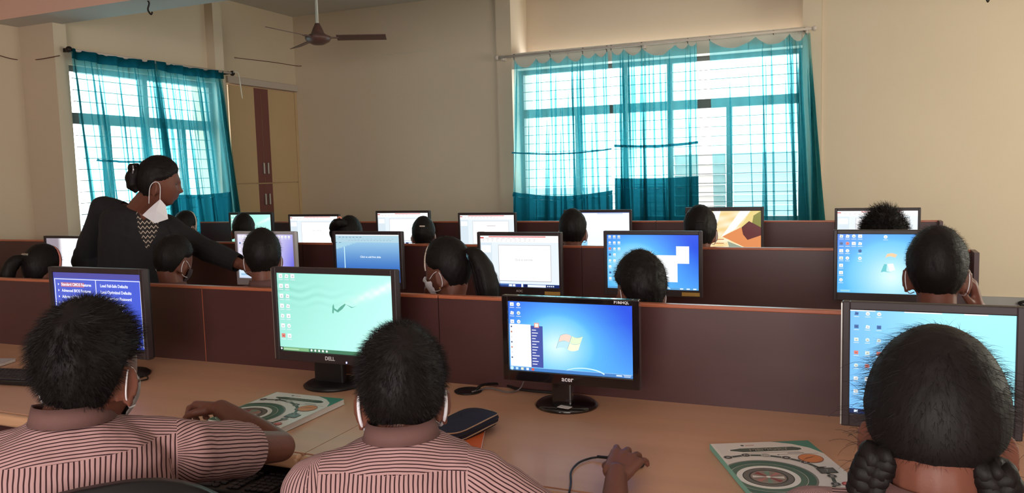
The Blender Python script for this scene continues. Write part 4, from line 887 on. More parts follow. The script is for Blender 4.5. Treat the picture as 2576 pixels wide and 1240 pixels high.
    if legs:
        b = Blob(); g = .013; b.loft([(PV-up*.06, rv, fv, .12*bs+g, .10*bs+g), (PV, rv, fv, .145*bs+g, .108*bs+g), (PV+sp*.10, lat, fwd, .136*bs+g, .098*bs+g)])
        for h, k, a in fpos: b.cap(h, k, .078*bs+g, .055*bs+g); b.cap(k, a+up*.0, .052*bs+g, .040*bs+g)
        mesh_part('trousers', b.remesh(.012, 2), M['trousers'], e)
        for h, k, a in fpos: b = Blob(); b.cap(a-up*.04, a+fv*.16-up*.052, .040, .034); mesh_part('shoe', b.remesh(.008, 1), M['shoe'], e)
    if mask:
        D, F = ICO5; y_, z_ = D[:, 1], D[:, 2]; fz = np.minimum(np.minimum(y_-.30, -.12-z_+np.abs(D[:, 0])*-.12), z_+.97); P = head_shape(D, .007+.006*np.clip(fz*4, 0, 1), hs)
        keep = [f for f in F if min(fz[i] for i in f) > 0]; used = sorted({i for f in keep for i in f}); mp = {i: k for k, i in enumerate(used)}
        me = bpy.data.meshes.new('m'); me.from_pydata([tuple(Hc+Fr @ Vector(P[i])) for i in used], [], [tuple(mp[i] for i in q) for q in keep]); o = mesh_part('face_mask', me, M[mask], e); q = o.modifiers.new('t', 'SOLIDIFY'); q.thickness = .002
        for sd in (1, -1):
            L_ = lambda x, y, z: Hc+Fr @ (Vector((sd*x, y, z))*hs)
            bm = bmesh.new(); tube(bm, spline([L_(.064, .045, -.025), L_(.073, .015, -.006), L_(.0765, -.008, -.002), L_(.0785, -.020, -.022), L_(.0755, -.018, -.05), L_(.068, .005, -.070), L_(.056, .045, -.072)], 6), loop, 6); part('ear_loop', bm, M['mask_white'], e, True)
    hk = dict(thick=.011, length=.020, lumps=.002); hk.update(hair_kw)
    ctx = dict(e=e, Hc=Hc, Fr=Fr, hs=hs, NB=NB, rv=rv, fv=fv, SR=SR, SL=SL, ER=ER, EL=EL, WR=WR_, WL=WL_, PV=PV, lat=lat, fwd=fwd)
    ho = make_hair(e, Hc, Fr, hs, hair, n_str, seed, **hk); ctx['hair'] = ho
    if extras: extras(ctx)
    return e
def HP(c, x, y, z): return c['Hc']+c['Fr'] @ (Vector((x, y, z))*c['hs'])
def headband(m, yy=.012, width=.012, r=.0165, lim=1.75):
    def f(c):
        bm = bmesh.new(); rows = []
        for a in np.linspace(-lim, lim, 30):
            d = np.array([[math.sin(a), yy/.09, math.cos(a)]]); d /= np.linalg.norm(d); p = Vector(head_shape(d, r, 1)[0]); rows.append([bm.verts.new(HP(c, p.x, p.y+k*width/2, p.z)) for k in (-1, 1)])
        for i in range(len(rows)-1): bm.faces.new((rows[i][0], rows[i][1], rows[i+1][1], rows[i+1][0]))
        o = part('headband', bm, M[m], c['e'], True); q = o.modifiers.new('t', 'SOLIDIFY'); q.thickness = .003
    return f
def lock(c, pts, rad, name='lock', m='hair', lumps=0, seed=0):
    bm = bmesh.new(); sp_ = spline([HP(c, *p) for p in pts], 8); n = len(sp_); rs = [float(np.interp(i/(n-1), np.linspace(0, 1, len(rad)), rad)) for i in range(n)]; tube(bm, sp_, rs, 14)
    if lumps:
        for v in bm.verts: v.co += noise.noise_vector(v.co*40+Vector((seed, 0, 0)))*lumps
    return part(name, bm, M[m], c['hair'] if name in ('ponytail', 'bun', 'braid') else c['e'], True)
def strands_along(c, pts, rad, n, seed, parent, wid=.0006, name='loose_strands', jitter=1.0):
    r = random.Random(seed); base = spline([HP(c, *p) for p in pts], 6); N = len(base); v, f = [], []
    for _ in range(n):
        a = r.uniform(0, 2*PI); k = r.uniform(.75, 1.15)*jitter; b = len(v); sd = Vector((r.uniform(-1, 1), r.uniform(-1, 1), r.uniform(-.3, .3))).normalized()*wid; i0 = r.randint(0, N//2); ln = r.randint(N//3, N-1)
        for j in range(i0, min(N, i0+ln)):
            R = float(np.interp(j/(N-1), np.linspace(0, 1, len(rad)), rad))*k; q = base[j]+Vector((math.cos(a)*R, math.sin(a)*R, r.uniform(-.001, .001))); w = 1-.7*(j-i0)/max(1, ln); v.append(tuple(q-sd*w)); v.append(tuple(q+sd*w))
        for j in range((len(v)-b)//2-1): f.append((b+2*j, b+2*j+1, b+2*j+3, b+2*j+2))
    me = bpy.data.meshes.new(name); me.from_pydata(v, [], f); o = mesh_part(name, me, M['hair'], parent); return o
# ------------------------------------------------------------------ things on the desks
DZ = .7515
def slab(name, c, ax, w, l, z0, z1, m, par, r=.004, bev=.0015):
    """rounded slab; c centre (x,y), ax direction angle of its long side"""
    bm = bmesh.new(); box(bm, -w/2, w/2, -l/2, l/2, z0, z1, bev=min(bev, (z1-z0)*.45), mtx=Matrix.Translation((c[0], c[1], 0)) @ Matrix.Rotation(ax, 4, 'Z')); return part(name, bm, m, par)
def rrect(w, h, r, n=6):
    out = []
    for (cx, cy_, a0) in ((w/2-r, h/2-r, 0), (-w/2+r, h/2-r, PI/2), (-w/2+r, -h/2+r, PI), (w/2-r, -h/2+r, 1.5*PI)):
        out += [(cx+r*math.cos(a0+k*PI/2/n), cy_+r*math.sin(a0+k*PI/2/n)) for k in range(n+1)]
    return out
def cover(p):
    w = (226, 214, 206); g = (62, 100, 84); dk = (58, 58, 54); gr = (120, 120, 112)
    p.rect(0, 0, 1, 1, (70, 135, 115), k=.2); p.poly([(0, 0), (.62, 0), (.80, .07), (.93, .17), (1, .30), (1, 1), (0, 1)], w, k=.6)
    p.rect(0, 0, .03, 1, (232, 222, 214), k=.8)
    p.poly([(.13, .145), (.18, .135), (.24, .12), (.78, .12), (.85, .155), (.85, .20), (.80, .22), (.24, .22), (.18, .195), (.13, .18)], (245, 238, 230), k=1); p.poly([(.14, .15), (.19, .142), (.25, .128), (.775, .128), (.84, .16), (.84, .195), (.79, .212), (.25, .212), (.19, .19), (.14, .175)], (70, 82, 70), k=1.4)
    p.text('MEMORY', .52, .17, .075, (170, 160, 140), .02, k=2); p.text('MEMORY', .516, .167, .075, (105, 105, 92), .0, k=2.4)
    p.disc(.30, .065, .018, dk, k=1); p.rect(.33, .06, .42, .072, (190, 120, 90), k=1)
    p.rect(.26, .235, .80, .242, (120, 110, 105), k=1); p.rect(.66, .262, .82, .272, dk, k=1); p.rect(.56, .288, .95, .296, (150, 130, 125), k=1); p.disc(.56, .292, .010, dk, k=1.2)
    cx, cy_ = .27, .72; 
    p.ring(cx, cy_, .42, .46, w); p.ring(cx, cy_, .34, .41, g); p.ring(cx, cy_, .405, .425, gr); p.ring(cx, cy_, .225, .275, (236, 228, 220)); p.ring(cx, cy_, .275, .335, (85, 112, 96)); p.ring(cx, cy_, .15, .225, dk); p.ring(cx, cy_, .17, .215, (110, 105, 98))
    p.disc(cx, cy_, .155, (150, 130, 118), k=p.layer*.15)
    for i in range(8):
        a = i*PI/4; p.layer += 1; asp = p.w/p.h; p.poly([(cx, cy_), (cx+.14*math.cos(a), cy_+.14*asp*math.sin(a)), (cx+.14*math.cos(a+.4), cy_+.14*asp*math.sin(a+.4))], [(225, 215, 205), (150, 60, 60), (120, 150, 130), (190, 120, 110)][i % 4])
    p.disc(cx, cy_, .022, (235, 225, 215))
    asp = p.w/p.h; pos = []
    for i, a in enumerate(np.linspace(-1.95, .75, 9)): pos.append((cx+.56*math.cos(a), cy_+.56*asp*math.sin(a)))
    for (a, b) in zip(pos, pos[1:]):
        dx, dy = b[0]-a[0], b[1]-a[1]; L = math.hypot(dx, dy); nx, ny = -dy/L*.016, dx/L*.016*1.0; p.poly([(a[0]+nx, a[1]+ny), (b[0]+nx, b[1]+ny), (b[0]-nx, b[1]-ny), (a[0]-nx, a[1]-ny)], (60, 75, 66))
    for i, q in enumerate(pos):
        if 0 < q[0] < .97 and q[1] < .98:
            p.disc(q[0], q[1], .046, (200, 190, 182)); p.disc(q[0], q[1], .040, dk if i != 2 else (165, 158, 150))
            if i == 1: p.text('Ps', q[0], q[1], .035, (225, 215, 210), 0)
            else: p.rect(q[0]-.014, q[1]-.008, q[0]+.014, q[1]+.010, (215, 205, 200)); p.rect(q[0]-.006, q[1]-.003, q[0]+.008, q[1]+.005, dk)
    p.disc(.82, .40, .115, (130, 50, 40)); p.disc(.82, .40, .108, (214, 128, 72))
    for i in range(4): p.poly([(.74+i*.025, .42-i*.01), (.80+i*.025, .375-i*.005), (.805+i*.025, .38-i*.005), (.745+i*.025, .425-i*.01)], (150, 85, 50))
    p.rect(.76, .60, .92, .70, dk); p.rect(.775, .61, .905, .69, (90, 88, 84)); p.text('7', .84, .65, .06, (170, 165, 160), 0); p.rect(.76, .575, .87, .585, dk)
    p.disc(.88, .90, .045, (170, 60, 60)); p.disc(.88, .90, .030, (215, 120, 110))
def book(label, corner, u, v, w, h, t, grp):
    """corner: top-left of the cover, u: along its top edge, v: down its spine"""
    u, v = Vector(u+(0,)).normalized(), Vector(v+(0,)).normalized(); C0 = Vector((corner[0], corner[1], DZ)); mid_ = C0+u*w/2+v*h/2; ang = math.atan2(u.y, u.x)
    e = empty('textbook', tuple(mid_), label, 'book', grp, ang)
    bm = bmesh.new(); box(bm, -w/2+.002, w/2-.002, -h/2+.002, h/2-.002, .0012, t-.0012); bmesh_obj('pages', bm, M['paper'], e, local=True)
    bm = bmesh.new(); box(bm, -w/2, w/2, -h/2, h/2, 0, .0012); bmesh_obj('back_cover', bm, M['paper'], e, local=True)
    p = Pic(w, h, 'XY'); cover(p); o = p.build('front_cover', M['print'], e); o.location = (0, 0, t-.0010)
    bm = bmesh.new(); box(bm, -w/2-.0012, -w/2, -h/2, h/2, 0, t); bmesh_obj('spine', bm, mat_green, e, local=True); return e
mat_green = mat('green_spine', (120, 175, 155), .4)
book('white and green computer textbook on the desk between the two boys', (-1.782, 2.085), (1, .0), (.10, -1), .268, .315, .018, 'computer textbooks on the front desk')
book('white and green computer textbook beside the girl with two braids', (-.337, 2.040), (.905, .425), (.40, -.92), .255, .325, .014, 'computer textbooks on the front desk')
# orange notebook with the pencil case on it
e = empty('notebook', (-1.007, 1.846, DZ), 'orange covered notebook under the pencil case', 'notebook', None, .37)
bm = bmesh.new(); box(bm, -.099, .099, -.134, .134, .0015, .0125); bmesh_obj('pages', bm, M['paper'], e, local=True)
bm = bmesh.new(); box(bm, -.10, .10, -.135, .135, .0126, .0142, bev=.0006); box(bm, -.10, .10, -.135, .135, 0, .0014); bmesh_obj('cover', bm, M['orange'], e, local=True)
def pencil_case():
    o = Vector((-.995, 1.925, DZ+.0150)); ang = math.radians(68); e = empty('pencil_case', tuple(o), 'navy blue pencil case with tan piping lying on the orange notebook', 'pencil case', None, ang)
    n = 40; L, Wd = .120, .060; bm = bmesh.new(); rings = []
    def outl(k, s_): a = 2*PI*k/n; ca, sa = math.cos(a), math.sin(a); return (L*s_*math.copysign(abs(ca)**.55, ca), Wd*s_*math.copysign(abs(sa)**.7, sa)+.010*math.sin(ca*2.2))
    prof = [(.93, .000), (.985, .006), (1.0, .016), (1.0, .022), (.97, .030), (.85, .0345), (.5, .037), (.02, .038)]
    for s_, z in prof: rings.append([bm.verts.new((*outl(k, s_), z+.004*math.sin(outl(k, s_)[0]*30))) for k in range(n)])
    for a, b in zip(rings, rings[1:]):
        for k in range(n): bm.faces.new((a[k], a[(k+1) % n], b[(k+1) % n], b[k]))
    bm.faces.new(rings[0][::-1]); bm.faces.new(rings[-1]); bmesh_obj('pouch', bm, M['navy'], e, smooth=True, local=True)
    for z, s_, nm in ((.030, .985, 'piping'), (.008, .995, 'piping')):
        bm = bmesh.new(); pts = [(*outl(k, s_), z+.004*math.sin(outl(k, s_)[0]*30)) for k in range(n+1)]; tube(bm, pts, .0019, 6); bmesh_obj(nm, bm, M['piping'], e, smooth=True, local=True)
    bm = bmesh.new(); pts = [(*outl(k, 1.004), .019+.004*math.sin(outl(k, 1)[0]*30)) for k in range(n+1)]; tube(bm, pts, .0014, 6); bmesh_obj('zipper', bm, M['darkmetal'], e, smooth=True, local=True)
    # the open end with glossy packs and clips
    bm = bmesh.new(); rr = random.Random(4)
    box(bm, -.150, -.098, -.018, .016, .010, .026, bev=.004, mtx=Matrix.Rotation(.25, 4, 'Z')); bmesh_obj('foil_pack', bm, M['gold'], e, local=True)
    bm = bmesh.new(); tube(bm, spline([(-.108, -.022, .028), (-.130, -.026, .030), (-.150, -.020, .022), (-.158, -.010, .010)]), .005, 8); bmesh_obj('foil_strap', bm, M['gold'], e, smooth=True, local=True)
    bm = bmesh.new(); box(bm, -.145, -.095, .018, .023, .012, .030, bev=.002); bmesh_obj('pen_clip', bm, M['glass_clear'], e, local=True)
    bm = bmesh.new(); tube(bm, [(-.165, -.014, .004), (-.172, -.032, .004)], .0045, 8); bmesh_obj('zipper_pull', bm, M['darkmetal'], e, local=True)
pencil_case()
# cable grommet with cables
gp = atz(1178, 984, DZ); e = empty('cable_grommet', tuple(gp), 'round black cable hole cover behind the glossy monitor', 'cable grommet')
bm = bmesh.new(); lathe(bm, [(0, 0), (.046, 0), (.047, .003), (.040, .0045), (.036, .001), (0, .001)]); bmesh_obj('cap', bm, M['black'], e, smooth=True, local=True)
q = lambda px, py, z=DZ+.006: atz(px, py, z)
wire('cable', [q(1195, 983), q(1215, 968, DZ+.02), q(1262, 966), q(1300, 978), q(1345, 984), q(1400, 988)], .0048, M['rubber'], 'thick black cable from the round hole to the glossy monitor', 'cable')
wire('cable', [q(1187, 986), q(1230, 976), q(1275, 986), q(1305, 980), q(1318, 958, DZ+.04), q(1320, 940, DZ+.07)], .0028, M['cable_grey'], 'thin grey cable curling up behind the glossy monitor', 'cable')
wire('cable', [q(330, 962), q(352, 948), q(368, 946, DZ+.004), q(371, 953, DZ+.004), q(352, 958, DZ+.004), q(325, 966), q(312, 990, DZ+.004), q(306, 1012, DZ+.004), q(318, 1020, DZ+.004)], .0028, M['rubber'], 'thin black cable looping on the desk beside the left boy\'s ear', 'cable')
# keyboards
def keyboard(c, ang, z, label, w=.44, d=.15, seed=0):
    e = empty('keyboard', (c[0], c[1], z), label, 'keyboard', None, ang)
    bm = bmesh.new(); box(bm, -w/2, w/2, -d/2, d/2, .0005, .016, bev=.005, seg=3); bmesh_obj('base', bm, M['black'], e, local=True)
    for (x0, x1) in ((-.5, .155), (.175, .285), (.30, .495)):
        bm = bmesh.new()
        for r_ in range(6):
            y = d*.36-r_*d*.138-(0 if r_ == 0 else .004); x = x0*w+.008
            while x < x1*w-.012:
                kw = .0165
                if r_ == 5 and x0 < -.4 and abs(x+.06) < .012: kw = .10
                if x+kw > x1*w: break
                box(bm, x, x+kw, y-.0075, y+.0075, .0155, .0215, bev=.0022); x += kw+.0022
        bmesh_obj('keys', bm, M['keys'], e, local=True)
    return e
keyboard((-2.86, 1.985), math.radians(8), DZ, 'black keyboard on the desk at the far left', w=.46, d=.17)
bm = B((-1.87, -1.36, 1.47, 1.90, .655, .665)); par_tray = None
e = tag(bmesh_obj('keyboard_tray', bm, M['maroon']), 'dark pull-out keyboard tray under the front desk edge', 'keyboard tray')
keyboard((-1.58, 1.60), math.radians(4), .6655, 'black keyboard on the pulled out tray behind the left boy\'s elbow')
# the mouse under the hand
mp = atz(1574, 1168, DZ); e = empty('computer_mouse', (mp.x, mp.y, DZ), 'black computer mouse under the middle boy\'s hand', 'mouse', None, math.radians(84))
b = Blob(); b.ell((0, 0, .008), (.028, .050, .022)); me = b.remesh(.003, 2)
for v in me.vertices: v.co.z = max(v.co.z, .0004)
me.materials.append(M['black']); me.shade_smooth(); o = bpy.data.objects.new('shell', me); COL.objects.link(o); o.parent = e
bm = bmesh.new(); tube(bm, spline([(0, .045, .010), (0, .075, .008)]), .004, 8); bmesh_obj('strain_relief', bm, M['rubber'], e, smooth=True, local=True)
s0 = e.matrix_world @ Vector((0, .07, .008))
wire('mouse_cable', [s0, q(1484, 1153, DZ+.004), q(1456, 1164, DZ+.004), q(1437, 1186, DZ+.004), q(1436, 1215, DZ+.004), q(1430, 1245, DZ+.004), (q(1428, 1250).x-.02, 1.632, DZ-.03), (q(1428, 1250).x-.03, 1.63, .60)], .0026, M['rubber'], 'thin black mouse cable hanging over the desk edge', 'cable')
fb = atz(-2, 925, DZ); e = empty('notebook', (fb.x-.115, fb.y, DZ), 'pale notebook corner at the far left edge of the desk', 'notebook', None, .3)
bm = bmesh.new(); box(bm, -.10, .10, -.07, .07, .001, .012); bmesh_obj('pages', bm, M['paper'], e, local=True)
bm = bmesh.new(); box(bm, -.102, .102, -.072, .072, .0121, .014); bmesh_obj('cover', bm, M['silver'], e, local=True)
# sticker on the foot of the glossy monitor
mon = monitor_list[2]; bm = bmesh.new(); box(bm, -.045, -.005, -.002, .022, .0195, .0205, mtx=Matrix.Rotation(-.2, 4, 'Z')); bmesh_obj('foot_sticker', bm, M['sticker'], mon, local=True)
# swivel chairs
def chair(Xc, Yc, ang, label, top=.98, grp='black swivel chairs behind the students'):
    e = empty('swivel_chair', (Xc, Yc, 0), label, 'chair', None, ang); g = lambda bm, n, m, s_=False: bmesh_obj(n, bm, m, e, smooth=s_, local=True)
    bm = bmesh.new(); box(bm, -.21, .21, -.20, .20, .385, .425, bev=.018, seg=3); g(bm, 'seat', M['black'])
    bm = bmesh.new(); n = 14; rows = []
    for sgn in (0, 1):
        for i in range(n+1):
            u = i/n*2-1; zt = top-.10*abs(u)**2.6; row = []
            for j in range(7): t = j/6; z = .60+(zt-.60)*t; row.append(bm.verts.new((u*.215, -.235-.045*t+.05*u*u-(.028 if sgn else 0), z)))
            rows.append(row)
    for s_ in (0, n+1):
        for i in range(n):
            for j in range(6): bm.faces.new((rows[s_+i][j], rows[s_+i+1][j], rows[s_+i+1][j+1], rows[s_+i][j+1]))
    for i in range(n): bm.faces.new((rows[i][6], rows[i+1][6], rows[n+2+i][6], rows[n+1+i][6])); bm.faces.new((rows[i][0], rows[i+1][0], rows[n+2+i][0], rows[n+1+i][0]))
    for i in (0, n):
        for j in range(6): bm.faces.new((rows[i][j], rows[i][j+1], rows[n+1+i][j+1], rows[n+1+i][j]))
    g(bm, 'backrest', M['black'], True)
    bm = bmesh.new(); tube(bm, spline([(0, -.10, .375), (0, -.26, .37), (0, -.285, .45), (0, -.275, .64)]), .014, 8); g(bm, 'back_bracket', M['darkmetal'], True)
    bm = bmesh.new(); tube(bm, [(0, 0, .10), (0, 0, .386)], .026, 12); g(bm, 'column', M['darkmetal'], True)
    for k in range(5):
        a = k*2*PI/5; c_, s_ = math.cos(a), math.sin(a); bm = bmesh.new(); tube(bm, [(0, 0, .11), (.26*c_, .26*s_, .075)], [.024, .015], 8); l = g(bm, 'leg', M['black'])
        bm = bmesh.new(); bmesh.ops.create_cone(bm, segments=14, radius1=.026, radius2=.026, depth=.03, cap_ends=True, matrix=Matrix.Translation((.26*c_, .26*s_, .0265)) @ Matrix.Rotation(a, 4, 'Z') @ Matrix.Rotation(PI/2, 4, 'X')); bmesh_obj('castor', bm, M['rubber'], l, local=True)
    return e
chair(-1.345, 1.075, math.radians(50), 'black chair whose back crosses the bottom left corner', top=.985)
chair(-.79, 1.235, math.radians(27), 'black chair under the middle front boy', top=.74)
chair(.105, 1.13, math.radians(-5), 'black chair under the girl with two braids', top=.74)
# ------------------------------------------------------------------ people
def look(Hc, tgt): d = Vector(tgt)-Vector(Hc); return math.atan2(-d.x, d.y)
def atw(px, py, Y): return at(px, py, Y)
# front row, left boy with his right arm folded on the desk edge
HA = Vector((-1.315, 1.036, 1.128))
person('boy at the far left front in a striped shirt, forearm on the desk edge', HA, math.radians(20), pitch=.15, roll=-.05, byaw=math.radians(50), hs=1.06, bs=1.0,
       neck=(-1.315, .995, 1.044), sL=(-1.46, .89, .955), sR=(-1.215, 1.16, .940), sleeve=.58, slr=.048, elR=(-1.25, 1.475, .842), wrR=(-1.545, 1.60, .872), hdR=(-.85, .30, -.12), hcR=1.05, hnR=(-.1, -.25, -1),
       elL=(-1.62, .98, .70), hair='boy', n_str=9000, vox=.0045, seed=3, mask='mask_grey', hair_kw=dict(thick=.014, length=.028, spike=.16, lumps=.003, wid=.00045))
HB = Vector((-.800, 1.30, 1.062))
def b_extra(c):
    pass
person('boy in the middle front in a pink striped shirt, his hand on the mouse', HB, math.radians(31), pitch=.05, byaw=math.radians(27), hs=1.05, bs=1.0, neck=(-.782, 1.262, .986), yoke_d=.040,
       sR=(-.628, 1.275, .905), sL=(-.905, 1.155, .898), elR=(-.41, 1.37, .74), wrR=(-.482, 1.662, .806), hdR=(.05, 1, .08), hcR=.30, spr=.17, thR=-.9, hnR=(-.2, .05, -1), elL=(-1.02, 1.26, .66), wrL=(-1.0, 1.46, .67),
       hair='boy', n_str=11000, vox=.0045, seed=5, mask='mask_white', loop=.0035, hair_kw=dict(thick=.011, length=.020, spike=.10, lumps=.002, wid=.0004))
HC = Vector((.100, 1.19, 1.112))
def braid(c, pts, rad, seed):
    a0 = HP(c, *pts[0]); base = spline([a0+c['rv']*(q_[0]-pts[0][0])*1.09+c['fv']*(q_[1]-pts[0][1])+Vector((0, 0, q_[2]-pts[0][2])) for q_ in pts], 14); n = len(base); bm = bmesh.new()
    for q in range(3):
        line = []
        for i, p in enumerate(base):
            t = i*.45+q*2*PI/3; R = float(np.interp(i/(n-1), np.linspace(0, 1, len(rad)), rad)); line.append(p+c['rv']*math.sin(t)*R*.62+c['fv']*math.sin(2*t)*R*.36)
        tube(bm, line, [float(np.interp(i/(n-1), np.linspace(0, 1, len(rad)), rad))*.60 for i in range(n)], 10)
    part('braid', bm, M['hair'], c['hair'], True)
def c_extra(c):
    for sd in (-1, 1):
        pts = [(sd*.056, -.042, -.040), (sd*.068, -.042, -.075), (sd*.073, -.040, -.12), (sd*.075, -.044, -.17), (sd*.075, -.048, -.25), (sd*.074, -.05, -.31)]
        braid(c, pts, [.024, .024, .023, .022, .020, .015], 3+sd)
        bm = bmesh.new(); p = HP(c, *pts[0])+c['rv']*sd*.02+Vector((0, 0, pts[-1][2]-pts[0][2])); bmesh.ops.create_uvsphere(bm, u_segments=12, v_segments=8, radius=.016, matrix=Matrix.Translation(p)); part('hair_ribbon', bm, M['tie_pink'], c['e'], True)
    r = random.Random(9); v, f = [], []
    for _ in range(42):
        sd = -1 if r.random() < .78 else 1; z0 = r.uniform(-.75, .62); d = Vector((sd*math.sqrt(max(0, 1-z0*z0)), r.uniform(-.5, .2), z0)).normalized(); p0 = Vector(head_shape(np.array([d[:]]), .016, 1)[0]); out = Vector((sd*r.uniform(.3, 1), 0, r.uniform(-.3, .9))).normalized()
        p = HP(c, *p0); dd = c['Fr'] @ out; L = r.uniform(.015, .05); b = len(v); k = r.uniform(-.7, .7)
        for j in range(7):
            v.append(tuple(p-Vector((0, 0, .00025)))); v.append(tuple(p+Vector((0, 0, .00025)))); dd = (dd+c['Fr'] @ Vector((k*.25, 0, -.28*abs(k)-.12))).normalized(); p = p+dd*L/6
        for j in range(6): f.append((b+2*j, b+2*j+1, b+2*j+3, b+2*j+2))
    me = bpy.data.meshes.new('flyaway_strands'); me.from_pydata(v, [], f); tag(mesh_part('flyaway_strands', me, M['hair'], c['hair']), kind='stuff')
person('girl at the right front with two thick black braids, seen from behind', HC, math.radians(-5), pitch=.42, neck=(.10, 1.145, 1.022), sR=(.245, 1.15, .972), sL=(-.045, 1.13, .972), byaw=math.radians(-5), hs=1.09, bs=1.0, hair='braids', n_str=2500, vox=.0045, seed=8, extras=c_extra, drop=.125,
       hair_kw=dict(thick=.017, length=.030, spike=-.06, lumps=.0010, curl=.02, wid=.0003))
# second row
def d_extra(c):
    headband('band_pink', .02, .014, .018)(c)
    lock(c, [(-.03, -.075, .035), (-.055, -.115, .0), (-.07, -.12, -.06), (-.08, -.11, -.12), (-.07, -.12, -.2)], [.02, .034, .034, .028, .015], 'ponytail', lumps=.006, seed=2)
    bm = bmesh.new(); p = HP(c, -.02, -.092, .045); box(bm, -.022, .022, -.006, .006, -.008, .008, bev=.003, mtx=Matrix.Translation(p) @ Matrix.Rotation(.7, 4, 'X')); part('hair_clip', bm, M['steel'], c['e'])
person('girl at the far left edge with a pink headband and dark ponytail', atw(104, 675, 2.72), math.radians(10), pitch=.35, byaw=math.radians(60), hs=1.0, hair='girl', n_str=600, vox=.008, seed=11, mask='mask_dark', extras=d_extra, hair_kw=dict(thick=.014, length=.015, spike=.05))
person('boy in front of the teacher with short hair and a face mask, turned right', atw(436, 655, 2.88), math.radians(2), pitch=.3, byaw=math.radians(30), hs=1.03, bs=.95, hair='boy', n_str=1500, vox=.007, seed=12, mask='mask_dark', hair_kw=dict(thick=.012, length=.018, spike=.3))
person('boy under the teacher\'s outstretched hand, facing the lavender screen', atw(660, 645, 2.82), math.radians(42), byaw=math.radians(42), hs=1.02, bs=.95, hair='boy', n_str=1800, vox=.007, seed=13, mask='mask_white', hair_kw=dict(thick=.013, length=.016, spike=.3))
def g_extra(c):
    lock(c, [(.0, -.085, .045), (.0, -.125, .04), (.0, -.150, -.01), (-.002, -.162, -.08), (-.004, -.158, -.15), (-.005, -.15, -.24)], [.017, .030, .041, .045, .038, .012], 'ponytail', lumps=.004, seed=4)
    strands_along(c, [(.0, -.125, .04), (.0, -.150, -.01), (-.002, -.162, -.08), (-.004, -.158, -.15), (-.005, -.15, -.24)], [.030, .041, .045, .038, .02], 400, 5, c['hair'])
    bm = bmesh.new(); ctr = HP(c, .0, -.108, .043); ax = (HP(c, .0, -.128, .038)-HP(c, .0, -.085, .045)).normalized(); u = ax.cross(Vector((0, 0, 1))).normalized(); w = ax.cross(u)
    for q in (0, .006): tube(bm, [ctr+ax*q+(u*math.cos(a)+w*math.sin(a))*.021 for a in np.linspace(0, 2*PI, 20)], .0035, 6)
    part('hair_tie', bm, M['tie_blue'], c['e'], True)
    headband('band_white', .05, .005, .0125, 1.5)(c)
    bm = bmesh.new(); bmesh.ops.create_uvsphere(bm, u_segments=8, v_segments=6, radius=.0035, matrix=Matrix.Translation(HP(c, -.078, -.006, -.062))); part('earring', bm, M['gold_stud'], c['e'], True)
HG = atw(1128, 677, 2.74); 
person('girl with a long dark ponytail and a blue hair tie, hand at her cheek', HG, math.radians(82), pitch=.15, byaw=math.radians(30), hs=1.04, bs=.92, hair='girl', n_str=1500, vox=.006, seed=14, mask='mask_white', extras=g_extra,
       elL=HG+Vector((-.20, .20, -.30)), wrL=HG+Vector((-.135, .085, -.115)), hdL=(.35, -.15, .9), hcL=.7, hnL=(1, -.2, .1), hair_kw=dict(thick=.012, length=.02, spike=.02, curl=.02))
person('boy with bushy short hair in front of the screen with two white boxes', atw(1612, 727, 2.70), math.radians(38), pitch=.25, roll=.06, byaw=math.radians(18), hs=1.05, bs=.95, hair='boy', n_str=3500, vox=.007, seed=15, mask='mask_white', hair_kw=dict(thick=.017, length=.018, spike=.5, lumps=.004))
HI = atw(2357, 678, 2.74)
person('tall boy at the right of the second row holding his hand to his face', HI, math.radians(-4), byaw=math.radians(-4), hs=1.10, bs=1.0, hair='boy', n_str=2600, vox=.006, seed=16, mask='mask_dark', hair_kw=dict(thick=.010, length=.014, spike=.35),
       elR=HI+Vector((.20, .20, -.36)), wrR=HI+Vector((.125, .085, -.13)), hdR=(-.25, -.1, .9), hcR=.9, hnR=(-1, .1, .1))
# third row
def clip(m='band_white', z=.06, w=.018):
    def f(c): bm = bmesh.new(); box(bm, -w, w, -.004, .004, -.004, .004, bev=.002, mtx=Matrix.Translation(HP(c, 0, -.105, z)) @ Matrix.Rotation(-.3, 4, 'X')); part('hair_clip', bm, M[m], c['e'])
    return f
def bun(c):
    lock(c, [(.0, -.08, .075), (-.05, -.09, .085), (-.085, -.06, .06), (-.095, -.03, .01), (-.09, -.03, -.06)], [.02, .030, .030, .026, .018], 'bun', lumps=.006, seed=7)
    bm = bmesh.new(); ctr = HP(c, -.045, -.085, .092); tube(bm, [ctr+c['rv']*.020*math.cos(a)*.7+Vector((0, 0, .030*math.sin(a))) for a in np.linspace(0, 2*PI, 20)], .006, 8); part('scrunchie', bm, M['tie_pink'], c['e'], True)
def person3(label, px, py, Y, w, **k): return person(label, atw(px, py, Y), k.pop('yaw', math.radians(20)), hs=w, bs=.95, vox=.009, drop=.125, **k)
person3('girl with a white headband seen just behind the teacher\'s sleeve', 466, 570, 4.72, 1.04, yaw=math.radians(0), pitch=.2, hair='girl', n_str=500, seed=21, mask='mask_white', extras=headband('band_white', .02, .009, .014), hair_kw=dict(thick=.010, length=.012, spike=.1))
person3('boy with close cropped hair in front of the turquoise screen', 613, 578, 4.50, 1.04, yaw=math.radians(38), hair='crop', n_str=500, seed=22, hair_kw=dict(thick=.006, length=.006, spike=.3))
person3('girl with dark hair bunched in a pink scrunchie, third row', 880, 591, 4.5, 1.06, yaw=math.radians(25), hair='girl', n_str=900, seed=23, extras=bun, hair_kw=dict(thick=.012, length=.018, spike=.2))
person3('girl with a pale clip at the back of her head, third row', 1066, 589, 4.5, .96, yaw=math.radians(25), hair='girl', n_str=500, seed=24, mask='mask_white', extras=clip(), hair_kw=dict(thick=.010, length=.010, spike=.05))
